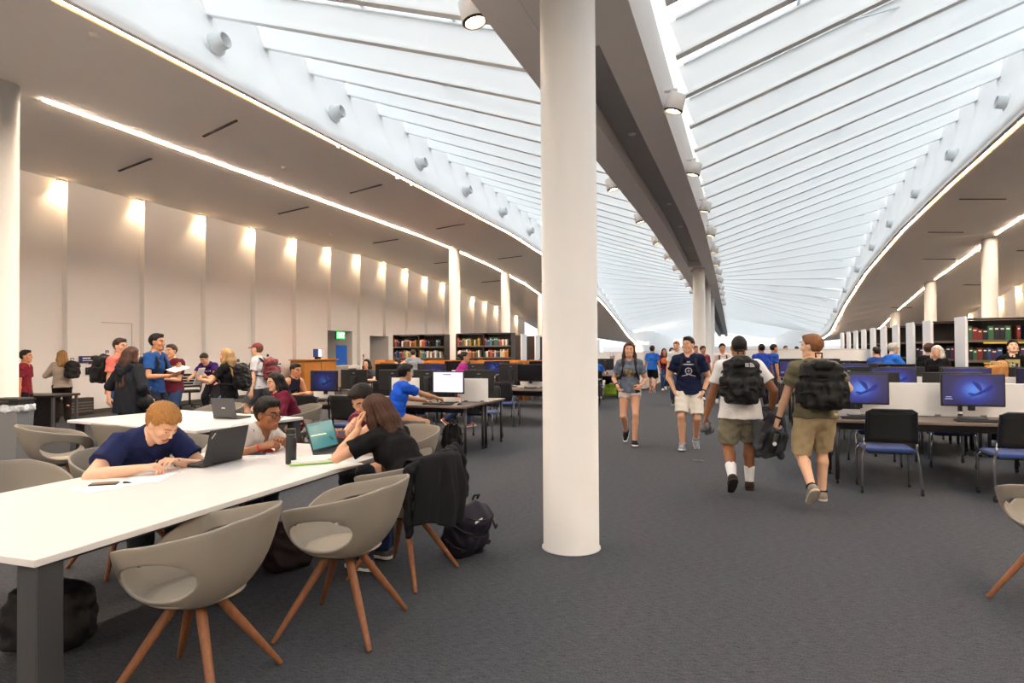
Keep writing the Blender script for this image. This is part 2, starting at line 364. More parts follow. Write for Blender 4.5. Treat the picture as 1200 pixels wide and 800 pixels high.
# scalloped upstands
for s, nm, X, yE in ((-1, 'left', XLE, YEND_L), (1, 'right', XRE, YEND_R)):
    b = MB(); zt = ZLE if s < 0 else ZRE; rows = []
    ys = [y for y in np.linspace(RY[0], RY[0]+1.275*55, 55*8+1)]
    for y in ys:
        ph = abs(math.sin(PI*(y-RY[0])/1.275)); z0 = interp(y, zt)+.06; z1 = eave_z(y, s)-.06
        row = []
        for t in np.linspace(0, 1, 10):
            dx = .02+.46*t+(ph**.6)*.42*math.sin(PI*t)*t; z = z0+(z1+.52*ph**.5-z0)*t
            row.append(b.bm.verts.new((X+s*dx, y, z)))
        rows.append(row)
    for A, B in zip(rows, rows[1:]):
        for k in range(9): f = b.bm.faces.new((A[k], A[k+1], B[k+1], B[k])); f.smooth = True
    o = b.build('trim_upstand_'+nm, M_WHITE); struct(o)
    so = o.modifiers.new('s', 'SOLIDIFY'); so.thickness = .05; so.offset = -1 if s < 0 else 1
# air nozzles on the upstands
nz = None
def nozzle(p, rot, label):
    global nz
    if nz is None:
        nz = MB().lathe([(0, .0), (.17, 0), (.17, .03), (.125, .05), (.12, .2), (.105, .2), (.1, .06), (0, .06)], n=20).build('air_nozzle', [mat('nozzle_white', 'd9dee0', .4)], loc=p)
        tag(nz, label, 'air nozzle', 'air nozzles along the skylight edge'); o = nz
        MB().lathe([(0, .062), (.098, .062), (.098, .07), (0, .07)], n=16).build('throat', plain('7d868b'), nz)
    else: o = dup(nz, p, None, label)
    o.rotation_euler = rot
ORD = ['nearest', 'second nearest', 'third nearest', 'fourth nearest', 'fifth nearest', 'sixth nearest', 'seventh nearest', 'eighth nearest', 'ninth nearest', 'tenth nearest', 'eleventh nearest', 'twelfth nearest']
for i, y in enumerate((7.65, 10.69, 14.3, 17.2, 20.3, 23.4, 26.5, 29.6, 32.7, 35.8)):
    nozzle((XLE-.2, y, interp(y, ZLE)+.62), (0, math.radians(78), 0), '%s white round air nozzle on the upstand left of the skylight' % ORD[i])
for i, y in enumerate((14.36, 17.37, 20.42, 23.46, 26.3, 29.2, 32.2, 35.2)):
    nozzle((XRE+.2, y, interp(y, ZRE)+.66), (0, -math.radians(78), 0), '%s white round air nozzle on the upstand right of the skylight' % ORD[i])
# spotlights on the beam cheeks
sp = None; SPOTS = []
def spot(x, y, z, s, label):
    global sp
    if sp is None:
        sp = thing('spotlight', label, 'spotlight', (0, 0, 0), 0, 'spotlights along the centre beam')
        T = Matrix.Rotation(math.radians(14), 4, 'Y')
        MB().lathe([(0, .1), (.10, .1), (.115, .085), (.118, -.1), (.105, -.115), (.095, -.115), (.088, -.06), (0, -.06)], n=28, M=T).build('lamp_housing', mat('lamp_white', 'e6e3df', .4), sp)
        MB().lathe([(.119, -.102), (.106, -.118), (.096, -.118), (.112, -.1)], n=28, M=T).build('lamp_ring', plain('3a3530', .4), sp)
        MB().lathe([(0, -.055), (.09, -.055), (.09, -.075), (0, -.075)], n=24, M=T).build('lens', M_LAMP, sp)
        MB().box((-.1, 0, .16), (.26, .06, .03), bev=.006).cyl((0, 0, .08), (0, 0, .17), .03).cyl((-.01, -.05, .13), (-.01, .05, .13), .035).build('bracket', mat('lamp_white', ''), sp)
        o = sp
    else: o = dup(sp, None, None, label)
    o.location = (x, y, z); o.rotation_euler = (0, 0, 0 if s > 0 else PI)
for i in range(12):
    y = 8.2+3.12*i
    spot(-1.42+bx(y)+.64+.13, y, interp(y, BZ)+.1, 1, '%s white spotlight on the right side of the centre beam' % ORD[i])
j = 0
for i in range(12):
    y = 5.35+3.25*i
    if i == 1: continue
    spot(-1.42+bx(y)-.62-.13, y, interp(y, BZ)+.1, -1, '%s white spotlight on the left side of the centre beam' % ORD[j]); j += 1
# wall washers : a small can at the ceiling over every panel step, with its own lamp
wl = None; LS = []
def washer(x, y, z, label, rot):
    global wl
    if wl is None:
        wl = thing('wall_washer', label, 'wall light', (x, y, z), 0, 'warm wall lights at the ceiling line')
        MB().box((0, 0, -.02), (.1, .2, .05), bev=.008).build('housing', plain('d8cfc4'), wl)
        MB().box((0, 0, -.05), (.07, .16, .012)).build('lens', mat('washer_glow', 'fff0d8', .5, emit='ffcf90', es=25.), wl); o = wl
    else: o = dup(wl, (x, y, z), rot, label)
    l = bpy.data.lights.get('washer') or bpy.data.lights.new('washer', 'SPOT')
    l.energy = 26; l.color = (1, .72, .42); l.spot_size = math.radians(110); l.spot_blend = .7; l.shadow_soft_size = .04
    lo = bpy.data.objects.new('washer_lamp', l); COL.objects.link(lo); lo.location = (x, y, z-.075); lo.rotation_euler = (0, 0, 0)
    LS.append(lo)
NUM = ['first', 'second', 'third', 'fourth', 'fifth', 'sixth', 'seventh', 'eighth', 'ninth', 'tenth', 'eleventh', 'twelfth', 'thirteenth', 'fourteenth', 'fifteenth', 'sixteenth', 'seventeenth', 'eighteenth']
for i, y in enumerate([v for v in YP if v > 10 and v < 46]):
    washer(XLW-.04, y-.13, zl(XLW, y)-.0, '%s warm wall light from the near end of the long left wall' % NUM[i], 0)
k = 0
for y in [v for v in YPR if 24 < v < 46]:
    washer(XRW+.04, y-.13, zr(XRW, y)-.0, '%s warm wall light from the near end of the right wall' % NUM[k], 0); k += 1
# dark slot diffusers
def slot(p, q, zf, label):
    p, q = Vector((p[0], p[1], 0)), Vector((q[0], q[1], 0)); c = (p+q)/2; d = q-p; a = math.atan2(d.y, d.x)
    o = MB().box((0, 0, 0), (d.length, .05, .02)).box((0, 0, -.004), (d.length, .012, .02)).build('slot_vent', M_DARK, loc=(c.x, c.y, zf(c.x, c.y)-.07), rotz=a); tag(o, label, 'air vent', 'slot vents in the wing ceilings')
for i, ((a, c, e), w) in enumerate(zip([(-9.22, -8.05, 9.1), (-12.9, -11.45, 10.4), (-9.08, -7.92, 13.7), (-12.57, -11.19, 15.3), (-9.13, -7.95, 18.8), (-12.72, -11.42, 20.8), (-9.3, -8.1, 25.1), (-12.7, -11.4, 26), (-9.2, -8, 31), (-12.6, -11.4, 31.5), (-9, -7.8, 37)],
        ['inner row, nearest', 'outer row near the wall, nearest', 'inner row, second', 'outer row near the wall, second', 'inner row, third', 'outer row near the wall, third', 'inner row, fourth', 'outer row near the wall, fourth', 'inner row, fifth', 'outer row near the wall, fifth', 'inner row, sixth'])):
    slot((a, e+.2), (c, e-.25), zl, 'dark slot vent in the left wing ceiling, %s' % w)
for i, (a, c, e) in enumerate([(5.4, 6.5, 18.9), (6.3, 7.4, 26), (9.4, 10.6, 21), (9.4, 10.6, 27), (7.0, 8.2, 35.2), (9.5, 10.7, 33), (5.6, 6.6, 22.4)]):
    slot((a, e-.2), (c, e+.2), zr, ['dark slot vent in the right wing ceiling, nearest the cove light', 'dark slot vent in front of the second column of the right wing', 'dark slot vent at the photo edge of the right wing ceiling, nearest of its row', 'dark slot vent behind the first column of the right wing', 'farthest dark slot vent of the right wing ceiling', 'dark slot vent between the second column and the right wall', 'dark slot vent in the right wing ceiling, second along the cove light'][i])
# smoke detectors and sprinklers
sd = None
for i, (px, py) in enumerate([(110, 43), (397, 173), (333, 199), (466, 209), (483, 217), (388, 278)]):
    p = atz(px, py, 5.52); o = None; lb = ['white smoke detector at the near top of the left wing ceiling', 'flat white detector disc near the cove light, second along', 'small white sprinkler cover between the two light lines', 'third white detector disc along the cove light', 'fourth white detector disc along the cove light', 'small dark dome camera at the ceiling above the sixth wall light'][i]
    if sd is None:
        sd = MB().lathe([(0, -.05), (.035, -.05), (.055, -.03), (.06, 0), (0, 0)], n=18).build('smoke_detector', plain('e4ddd6'), loc=(p[0], p[1], zl(p[0], p[1])-.0)); tag(sd, lb, 'smoke detector', 'detectors on the left ceiling')
    else: dup(sd, (p[0], p[1], zl(p[0], p[1])), 0, lb)
# closing walls: near end behind the camera, far ends
MB().box((-1.3, -18.3, 3.5), (30, .2, 9)).build('wall_back', M_WALL); struct(bpy.data.objects['wall_back'])
MB().box((-9.5, 96.2, .95), (18, .2, 1.9)).build('wall_far_left', M_WALL); struct(bpy.data.objects['wall_far_left'])
MB().box((8.0, 96, .95), (17, .2, 1.9)).build('wall_far_right', M_WALL); struct(bpy.data.objects['wall_far_right'])
for nm, x in (('left', -7.9), ('right', 5.5)):
    b = MB()
    for k in range(8):
        y0, y1 = 53+5.4*k, 53+5.4*(k+1); sgn = -1 if nm == 'left' else 1
        b.faces([(x, y0, 0), (x, y1, 0), (x, y1, eave_z(y1, sgn)+.4), (x, y0, eave_z(y0, sgn)+.4), (x+sgn*.2, y0, 0), (x+sgn*.2, y1, 0), (x+sgn*.2, y1, eave_z(y1, sgn)+.4), (x+sgn*.2, y0, eave_z(y0, sgn)+.4)], [(0,1,2,3), (4,7,6,5), (3,2,6,7), (0,3,7,4), (1,5,6,2)])
    struct(b.build('wall_far_side_'+nm, M_WHITE))
# the solid near roof above the camera end, behind the picture
o = MB().box((XLW-.03-.09+.16, 22, .05), (.02, 60, .1)).build('baseboard_left', M_BASE); struct(o)
# world
w = bpy.data.worlds.new('world'); S.world = w; w.use_nodes = True; bg = w.node_tree.nodes['Background']; bg.inputs[0].default_value = (.965, .982, 1, 1); bg.inputs[1].default_value = .58
S.view_settings.view_transform = 'Standard'; S.view_settings.look = 'None'; S.view_settings.gamma = 1; S.view_settings.use_curve_mapping = False; S.view_settings.exposure = 1.72
S.cycles.max_bounces = 8; S.cycles.diffuse_bounces = 5; S.cycles.glossy_bounces = 3; S.cycles.transparent_max_bounces = 10; S.cycles.sample_clamp_indirect = 6; S.cycles.use_denoising = True
S.cycles.caustics_reflective = False; S.cycles.caustics_refractive = False; S.cycles.use_light_tree = True
# ---------------------------------------------------------------- tub chair with side openings
M_SHELL = mat('taupe_shell', '8f877c', .62, spec=.3, var=.03, scale=120, bump=.05, bscale=600)
M_WOOD = mat('walnut_leg', '8a5a3c', .5, spec=.3, var=.35, scale=9, stretch=(6, 6, 1), bump=.1, bscale=40)
def shell_mesh():
    NT, NR = 64, 22
    def zr_(th):   # rim height; th=0 is the back
        a = abs(th)/PI
        return interp(a, [(0, .80), (.2, .795), (.38, .75), (.5, .72), (.62, .70), (.74, .665), (.84, .615), (.93, .55), (1, .515)])
    def Rr(th):
        c, s = math.cos(th), math.sin(th); e = 2.7
        A = .315; B = .30 if c > 0 else .285
        return 1/((abs(s)/A)**e+(abs(c)/B)**e)**(1/e)
    def P(th, t):
        z0 = .425; r = Rr(th); zr1 = zr_(th)
        u = interp(t, [(0, 0), (.2, .3), (.38, .56), (.5, .71), (.6, .81), (.7, .885), (.8, .935), (.9, .97), (1, 1.0)])
        g = max(0, (t-.34)/.66); g = g**1.35
        fl = 0
        z = z0+.018*(u**2)+(zr1-z0)*g
        rr = r*u
        x, y = rr*math.sin(th), -rr*math.cos(th)
        if math.cos(th) > 0: y -= .05*g*math.cos(th)              # the back leans
        return (x, y, z)
    bm = bmesh.new(); V = {}
    ths = [-PI+2*PI*i/NT for i in range(NT)]; ts = [j/NR for j in range(NR+1)]
    holes = []
    for sg in (1, -1):
        ic = int(round((sg*.53*PI+PI)/(2*PI)*NT)) % NT
        holes.append((ic-8, ic+8, 10, 20))
    inh = lambda i, j: any(h[0] < i < h[1] and h[2] < j < h[3] for h in holes)
    for j, t in enumerate(ts):
        for i, th in enumerate(ths):
            if j and not inh(i, j): V[i, j] = bm.verts.new(P(th, t))
    c0 = bm.verts.new(P(0, 0))
    for i in range(NT):
        bm.faces.new((c0, V[i, 1], V[(i+1) % NT, 1]))
        for j in range(1, NR):
            if any(h[0] <= i < h[1] and h[2] <= j < h[3] for h in holes): continue
            bm.faces.new((V[i, j], V[i, j+1], V[(i+1) % NT, j+1], V[(i+1) % NT, j]))
    for h in holes:
        i0, i1, j0, j1 = h
        per = [(i, j0) for i in range(i0, i1)]+[(i1, j) for j in range(j0, j1)]+[(i, j1) for i in range(i1, i0, -1)]+[(i0, j) for j in range(j1, j0, -1)]
        cx, cy = (i0+i1)/2, (j0+j1)/2; rings = []
        for f in (0, .5, 1):
            row = []
            for (i, j) in per:
                if f == 0: row.append(V[i % NT, j]); continue
                a = math.atan2((j-cy)/(j1-cy), (i-cx)/(i1-cx))
                ei, ej = cx+.84*(i1-cx)*math.cos(a), cy+.8*(j1-cy)*math.sin(a)
                si = 1 if cx > NT/2 else -1                       # teardrop: fuller towards the back
                ii, jj = i+(ei-i)*f, j+(ej-j)*f
                row.append(bm.verts.new(P(-PI+2*PI*ii/NT, jj/NR)))
            rings.append(row)
        for A, B in zip(rings, rings[1:]):
            for k in range(len(per)): bm.faces.new((A[k], B[k], B[(k+1) % len(per)], A[(k+1) % len(per)]))
    bmesh.ops.recalc_face_normals(bm, faces=bm.faces[:])
    me = bpy.data.meshes.new('seat_shell'); bm.to_mesh(me); bm.free(); me.materials.append(M_SHELL)
    me.polygons.foreach_set('use_smooth', [True]*len(me.polygons))
    return me
tub0 = thing('tub_chair', '-', 'chair', (0, 0, 0), 0, 'taupe tub chairs')
so = link('seat_shell', shell_mesh(), tub0); md = so.modifiers.new('s', 'SOLIDIFY'); md.thickness = .016; md.offset = 0
md = so.modifiers.new('b', 'BEVEL'); md.width = .006; md.segments = 2; md.limit_method = 'ANGLE'
MB().lathe([(0, -.014), (.05, -.012), (.12, -.004), (.19, .008), (.21, .014), (.2, .024), (.12, .03), (0, .026)], n=32).build('seat_pad', mat('taupe_pad', 'a89c8c', .85, spec=.15, bump=.2, bscale=500), tub0, loc=(0, .0, .432))
for sx in (-1, 1):
    for sy in (-1, 1):
        a, b_ = Vector((sx*.055, sy*.055, .415)), Vector((sx*.265, sy*.265, .008)); d = (b_-a)
        MB().tube([a, a+d*.15, a+d*.6, b_, b_+d*.012], [.021, .023, .019, .0135, .012], n=14).build('leg', M_WOOD, tub0)
MB().lathe([(0, 0), (.09, 0), (.1, .03), (0, .03)], n=20).build('mounting_plate', plain('3a3735', .5), tub0, loc=(0, 0, .392))
tubN = 0
def tub(x, y, facing, label):
    """facing: heading of the sitter, radians from +Y, counter-clockwise"""
    global tubN
    o = tub0 if tubN == 0 else dup(tub0, None, None, label); tubN += 1
    o['label'] = label; o.location = (x, y, 0); o.rotation_euler = (0, 0, facing); return o
# ---------------------------------------------------------------- white work tables
M_LAM = mat('white_laminate', 'e2dedb', .32, spec=.4, var=.01, scale=5)
M_TLEG = mat('dark_grey_steel', '4b4c4e', .45, metal=.3)
def worktable(x, y, w, l, rz, label):
    t = thing('work_table', label, 'table', (x, y, 0), rz, 'white study tables')
    MB().box((0, 0, .725), (w, l, .03), bev=.004, seg=2).build('tabletop', M_LAM, t)
    b = MB()
    b.box((0, 0, .68), (w-.3, .06, .055)).box((w/2-.1, 0, .692), (.03, l-.2, .032)).box((-w/2+.1, 0, .692), (.03, l-.2, .032))
    b.build('frame', M_TLEG, t)
    MB().box((0, 0, .655), (.24, l*.62, .09), bev=.01).build('cable_tray', plain('262627', .5), t)
    for sx in (-1, 1):
        for sy in (-1, 1): MB().box((sx*(w/2-.075), sy*(l/2-.075), .355), (.11, .11, .71), bev=.006).build('leg', M_TLEG, t)
    return t
TA = (-3.18, 3.13, 1.38, 2.86)
worktable(TA[0], TA[1], TA[2], TA[3], 0, 'long white study table in front, three students working with laptops on it')
worktable(-6.05, 5.85, 2.3, 1.4, math.radians(-9), 'white study table in the second row behind the front one')
tub(-2.30, 2.28, PI/2+.2, 'empty taupe tub chair nearest the camera at the long white table')
tub(-2.05, 3.06, PI/2+.15, 'empty taupe tub chair between the nearest chair and the one with the black jacket')
tub(-2.13, 3.9, PI/2-.1, 'taupe tub chair with a black jacket over its back, black-shirted woman sitting in it')
tub(-4.22, 2.72, -PI/2-.3, 'empty taupe tub chair on the left of the long table, only its back rim showing')
tub(-4.13, 3.46, -1.8, 'taupe tub chair under the writing man in the navy shirt')
tub(-4.08, 4.22, -1.42, 'taupe tub chair under the man with glasses and grey shirt')
tub(-6.4, 4.6, -.55, 'empty taupe tub chair turned sideways behind the writing man, opening facing the camera')
tub(-5.85, 4.98, -.1, 'taupe tub chair tucked under the near side of the second white table')
tub(-6.6, 6.85, PI+.05, 'taupe tub chair on the far side of the second table, before the dark jacket')
tub(-5.43, 6.98, PI-.55, 'taupe tub chair on the far side of the second table, beside the open laptop')
tub(-2.88, 5.2, 2.8, 'taupe tub chair at the far end of the long table under the maroon-shirted man')
tub(1.83, 4.62, .75, 'taupe tub chair cut off by the right edge of the photo')
# ---------------------------------------------------------------- laptops and small things
def laptop(x, y, z, rz, label, scr, open_deg=110, w=.36, d=.245, screen=None, mark='c8c8c8', body='2b2b2d', markpos=0):
    t = thing('laptop', label, 'laptop', (x, y, z), rz); mb_ = plain(body, .45)
    MB().box((0, 0, .011), (w, d, .018), bev=.005, seg=2).build('base', mb_, t)
    b = MB()
    for r in range(5):
        for c in range(14): b.box((-w*.42+c*w*.0646, d*.36-r*d*.1, .021), (w*.056, d*.085, .003))
    b.build('keyboard', plain('101012', .5), t); MB().box((0, -d*.28, .0205), (w*.28, d*.26, .001)).build('touchpad', plain('1d1d20', .4), t)
    a = math.radians(open_deg-90); R = Matrix.Rotation(-a, 3, 'X'); h = d*.97
    up = R @ Vector((0, 0, 1)); nrm = R @ Vector((0, -1, 0)); hinge = Vector((0, d/2-.004, .016))
    l = MB().box(hinge+up*(h/2), (w, .009, h), R, bev=.003).build('lid', mb_, t)
    c = hinge+up*(h/2+.004)+nrm*.0052
    sb = MB().box(c, (w*.93, .001, h*.86), R)
    if screen:
        sb.m(1).box(c+up*h*.02-Vector((w*.14, 0, 0))+nrm*.0006, (w*.56, .0008, h*.035), R @ Matrix.Rotation(.02, 3, 'Y')); sb.m(2)
        for k in range(3): sb.box(c-up*h*(.12+.05*k)+Vector((w*(.25+.03*k), 0, 0))+nrm*.0006, (w*.09, .0008, h*.03), R)
        sb.box(c+up*h*.36-Vector((w*.2, 0, 0))+nrm*.0006, (w*.4, .0008, h*.02), R)
    sb.build('screen', [screen or plain('0c0c10', .2), mat('screen_cream', 'd9d2a8', .4, emit='d9d2a8', es=.3), plain('1f3f44', .4)], l)
    c2 = hinge+up*(h*(.84 if markpos else .5))-nrm*.005+Vector((w*.40 if markpos else 0, 0, 0))
    MB().box(c2, (.045 if markpos else .05, .001, .009 if markpos else .014), R @ Matrix.Rotation(.9 if markpos else 0, 3, 'Y')).build('badge', plain(mark, .3, .6), l)
    MB().cyl(hinge-Vector((w*.3, 0, 0)), hinge+Vector((w*.3, 0, 0)), .008, n=10).build('hinge', plain('1a1a1b', .5), t)
    return t
def laptop_at(A, B, label, *a, **k):
    """A, B: hinge ends at the user's left and right"""
    A = Vector(A); B = Vector(B); d = (B-A); w = k.get('w', .36); dp = k.get('d', .245); ang = math.atan2(d.y, d.x); c = (A+B)/2
    o = Vector((0, -(dp/2-.004), 0)); o.rotate(Euler((0, 0, ang))); return laptop(c.x+o.x, c.y+o.y, Z, ang, label, None, *a, **k)
def screen_mat(name, base, es=1.): return mat(name, base, .25, emit=base, es=es)
Z = .741
hp_ = lambda px, py: atz(px, py, Z+.012)
laptop_at(hp_(286, 535), hp_(235, 547), 'black laptop with its lid towards the camera, in front of the writing man', 104, w=.38, d=.25, markpos=1)
MS_TEAL = screen_mat('screen_teal', '3f7678', .3)
lp = laptop_at(hp_(361, 533), hp_(402, 522), 'laptop with a teal screen facing the camera, beside the black bottle', 108, w=.36, d=.24, screen=MS_TEAL, body='3a383a')
laptop_at(hp_(278, 490), hp_(250, 489), 'laptop with a grey lid standing open on the second white table', 102, w=.34, d=.24, body='4a4b4e')
# bottle
bp_ = atz(362, 545, Z)
t = thing('water_bottle', 'tall black water bottle standing on the long white table', 'bottle', tuple(atz(341, 543, Z)))
MB().lathe([(0, 0), (.034, 0), (.037, .004), (.037, .17), (.034, .185), (.03, .192), (0, .192)], n=28).build('bottle_body', plain('2b2b2c', .35), t)
MB().lathe([(0, .19), (.031, .19), (.033, .196), (.033, .235), (.028, .242), (0, .242)], n=28).build('bottle_cap', plain('19191a', .4), t)
MB().lathe([(.0335, .2), (.0342, .2), (.0342, .206), (.0335, .206)], n=28).build('cap_ring', plain('77787a', .35, .8), t)
# binder, papers, phone, notebook, cable
def page(name, label, cat, x, y, rz, w, h, th, col, z=Z, group=None):
    b = MB().box((0, 0, th/2+.0005), (w, h, th), bev=min(.001, th/3)); o = b.build(name, plain(col, .7), loc=(x, y, z), rotz=rz); return tag(o, label, cat, group)
t = thing('binder', 'white and lime green binder lying beside the black bottle', 'binder', tuple(atz(366, 541, Z)), -.85)
MB().box((0, 0, .004), (.25, .31, .006), bev=.002).build('back_cover', plain('8fcf35', .5), t)
MB().box((.0, 0, .016), (.235, .29, .016), bev=.002).build('pages', plain('f0eeea', .7), t)
MB().box((0, 0, .026), (.24, .29, .003), bev=.001).build('front_cover', plain('e8e9e6', .4), t)
MB().box((-.124, -.1, .015), (.012, .10, .028), bev=.004).build('spine', plain('8fcf35', .5), t)
MB().box((.1, .12, .0285), (.05, .06, .001), (0, 0, .7)).build('corner_band', plain('9adf2e', .5), t)
page('notepad', 'open notepad under the hands of the writing man', 'notepad', *atz(172, 550, Z)[:2], -.5, .21, .29, .006, 'f2f0ec')
page('paper_sheet', 'loose white sheet lying left of the phone on the long table', 'paper', -3.45, 2.75, -.2, .21, .29, .0008, 'f5f3f0')
page('paper_sheet', 'white sheet just beyond the phone on the long table', 'paper', -3.42, 3.02, .5, .21, .29, .0008, 'f5f3f0')
page('paper_sheet', 'white sheet under the elbow of the black-shirted woman', 'paper', *atz(398, 545, Z)[:2], -.3, .2, .26, .0008, 'f3f3f1')
t = thing('phone', 'black phone lying on the near half of the long white table', 'phone', tuple(atz(122, 567.5, Z)), -.95)
MB().box((0, 0, .0045), (.074, .148, .008), bev=.004, seg=2).build('phone_body', plain('17171a', .4), t); MB().box((0, 0, .009), (.066, .138, .0008)).build('screen', plain('26231f', .08, spec=.6), t)
t = thing('phone', 'small blue-cased phone beside the black laptop lid', 'phone', tuple(atz(301, 532, Z)), -1.1)
MB().box((0, 0, .0045), (.07, .14, .009), bev=.003).build('phone_body', plain('28406a', .5), t); MB().box((0, 0, .0093), (.06, .128, .0006)).build('screen', plain('22242a', .1), t)
t = thing('cable', 'thin pale charging cable curled before the man in glasses', 'cable', (0, 0, .0012)); q = [atz(px, py, Z+.004) for px, py in ((301, 527), (310, 525), (318, 519), (327, 520), (330, 526), (320, 531), (308, 531))]
MB().tube(q, .0035, n=6).build('cord', plain('cfc6bd'), t); MB().box(q[0], (.02, .035, .012), bev=.003).build('plug', plain('e0dcd6'), t)
t = thing('mouse', 'red and black computer mouse in front of the man in glasses', 'mouse', tuple(atz(313, 530, Z)), -1.)
MB().lathe([(0, 0), (.5, 0), (.5, .2), (.42, .6), (.2, .92), (0, 1)], n=20, M=Matrix.Diagonal((.06, .1, .034, 1))).build('mouse_body', plain('b02a2c', .35), t); MB().box((0, .02, .0335), (.008, .022, .008), bev=.003).build('wheel', plain('151515'), t)
# pens
tag(MB().cyl((0, 0, 0), (.13, 0, .0), .004).cyl((.13, 0, 0), (.145, 0, 0), .004, .001).build('pen', plain('dfe2e6', .3), loc=(-3.39, 3.22, Z+.004), rotz=2.3), 'slim pen lying on the table past the phone', 'pen')
# ---------------------------------------------------------------- computer desks
M_DTOP = mat('desk_laminate', '5b4f49', .4, spec=.4, var=.12, scale=6, stretch=(1, 8, 1)); M_EDGE = plain('7d6a5c', .5); M_DLEG = plain('454547', .4, .5); M_BLK = mat('black_plastic', '1c1c1e', .5)
M_DIV = mat('divider_white', 'eceae8', .4); M_CHR = plain('c2c3c6', .22, .9); M_MESH = mat('black_mesh_fabric', '1b1c1f', .75, var=.2, scale=200, bump=.3, bscale=600); M_BLUE = mat('blue_seat_fabric', '27407f', .85, var=.12, scale=150, bump=.3, bscale=500, sheen=.2)
GRAD = {}
def eagle_screen(name, es=.9):
    """screen picture: deep blue glow"""
    m = bpy.data.materials.new(name); m.use_nodes = True; nt = m.node_tree; b = nt.nodes['Principled BSDF']; L = nt.links
    tc = nt.nodes.new('ShaderNodeTexCoord'); mp = nt.nodes.new('ShaderNodeMapping'); mp.vector_type = 'POINT'; mp.inputs['Location'].default_value = (-.06, 0, .0); mp.inputs['Scale'].default_value = (4.2, 4.2, 5.2); L.new(tc.outputs['Object'], mp.inputs[0])
    g = nt.nodes.new('ShaderNodeTexGradient'); g.gradient_type = 'SPHERICAL'; L.new(mp.outputs[0], g.inputs[0])
    r = nt.nodes.new('ShaderNodeValToRGB'); e = r.color_ramp.elements; e[0].color = lin('28244c'); e[1].color = lin('4c7fd8'); e[1].position = .9; k = e.new(.45); k.color = lin('2d3588'); L.new(g.outputs[0], r.inputs[0])
    L.new(r.outputs[0], b.inputs['Emission Color']); b.inputs['Emission Strength'].default_value = es; b.inputs['Base Color'].default_value = (.01, .01, .02, 1); b.inputs['Roughness'].default_value = .25
    return m
M_EAGLE = eagle_screen('screen_blue', .36); M_BIRD = mat('screen_bird', '1b2466', .3, emit='1b2466', es=.3)
M_EAGLEDIM = eagle_screen('screen_blue_dim', .12); M_BIRDDIM = mat('screen_bird_dim', '12153a', .3, emit='12153a', es=.3)
BIRD = [[(-.9, -.55), (-.35, -.3), (-.05, -.12), (.15, .0), (.3, -.1), (.2, -.3), (-.1, -.42), (-.5, -.55)],          # body and tail
        [(.05, -.05), (-.2, .25), (-.55, .75), (-.62, .95), (-.3, .75), (-.35, .95), (-.08, .65), (-.1, .85), (.12, .45), (.25, .05)],   # left wing
        [(.15, -.1), (.45, .2), (.85, .5), (1.1, .55), (.95, .35), (1.15, .35), (.85, .12), (1.0, .08), (.6, -.12), (.25, -.22)],        # right wing
        [(-.35, -.3), (-.75, -.2), (-.95, -.3), (-.78, -.36), (-.45, -.4)]]                                       # head
def monitor_proto(w, h, kind, name='monitor'):
    t = thing(name, '-', 'monitor'); zc = .14+h/2
    MB().box((0, .012, zc), (w, .03, h), bev=.006).build('screen_housing', M_BLK, t)
    b = MB()
    if kind == 'white': b.box((0, 0, 0), (w-.03, .002, h-.04)).m(1).box((-w*.03, -.0015, h*.34), (w*.26, .001, .012))
    elif kind == 'off': b.box((0, 0, 0), (w-.03, .002, h-.03))
    else:
        b.box((0, 0, 0), (w-.03, .002, h-.03)).m(1); s = h*.33
        for poly in BIRD: b.faces([(w*.1+x*s, -.0018, -h*.02+y*s) for x, y in poly], [tuple(range(len(poly)))])
        b.m(2)
        if w > .6:
            for k, ww in enumerate((.055, .075)): b.box((-w*.38, -.0016, -h*.22-k*.022), (ww, .0006, .008))
    mm = {'white': [screen_mat('screen_lavender', 'cfcbe6', .32), plain('2b2b35')], 'off': [plain('0e0e12', .2)], 'eagle': [M_EAGLE, M_BIRD, screen_mat('screen_text', '8c8fc0', .3)], 'dim': [M_EAGLEDIM, M_BIRDDIM, screen_mat('screen_text', '')]}[kind]
    b.build('screen', mm, t, loc=(0, -.004, zc+.004))
    MB().box((0, .05, .19+h*.08), (.07, .03, .22+h*.1), bev=.006).box((0, .035, zc), (.12, .03, .12), bev=.004).build('stand', plain('2a2a2c', .4), t)
    MB().box((0, .03, .01), (.24, .19, .018), bev=.007).build('stand_base', plain('2a2a2c', .4), t)
    MB().box((0, .0285, zc+h*.32), (.05, .001, .016)).build('badge', plain('8d8d90', .3, .7), t)
    return t
MON = {}
def place(store, key, mk, x, y, z, rz, label, group):
    if key not in store: o = store[key] = mk()
    else: o = dup(store[key])
    o['label'] = label; o['group'] = group; o.location = (x, y, z); o.rotation_euler = (0, 0, rz); return o
def monitor(x, y, rz, label, kind='eagle', w=.66, h=.37, z=.722, group='desk monitors'):
    return place(MON, (kind, w, h), lambda: monitor_proto(w, h, kind), x, y, z, rz, label, group)
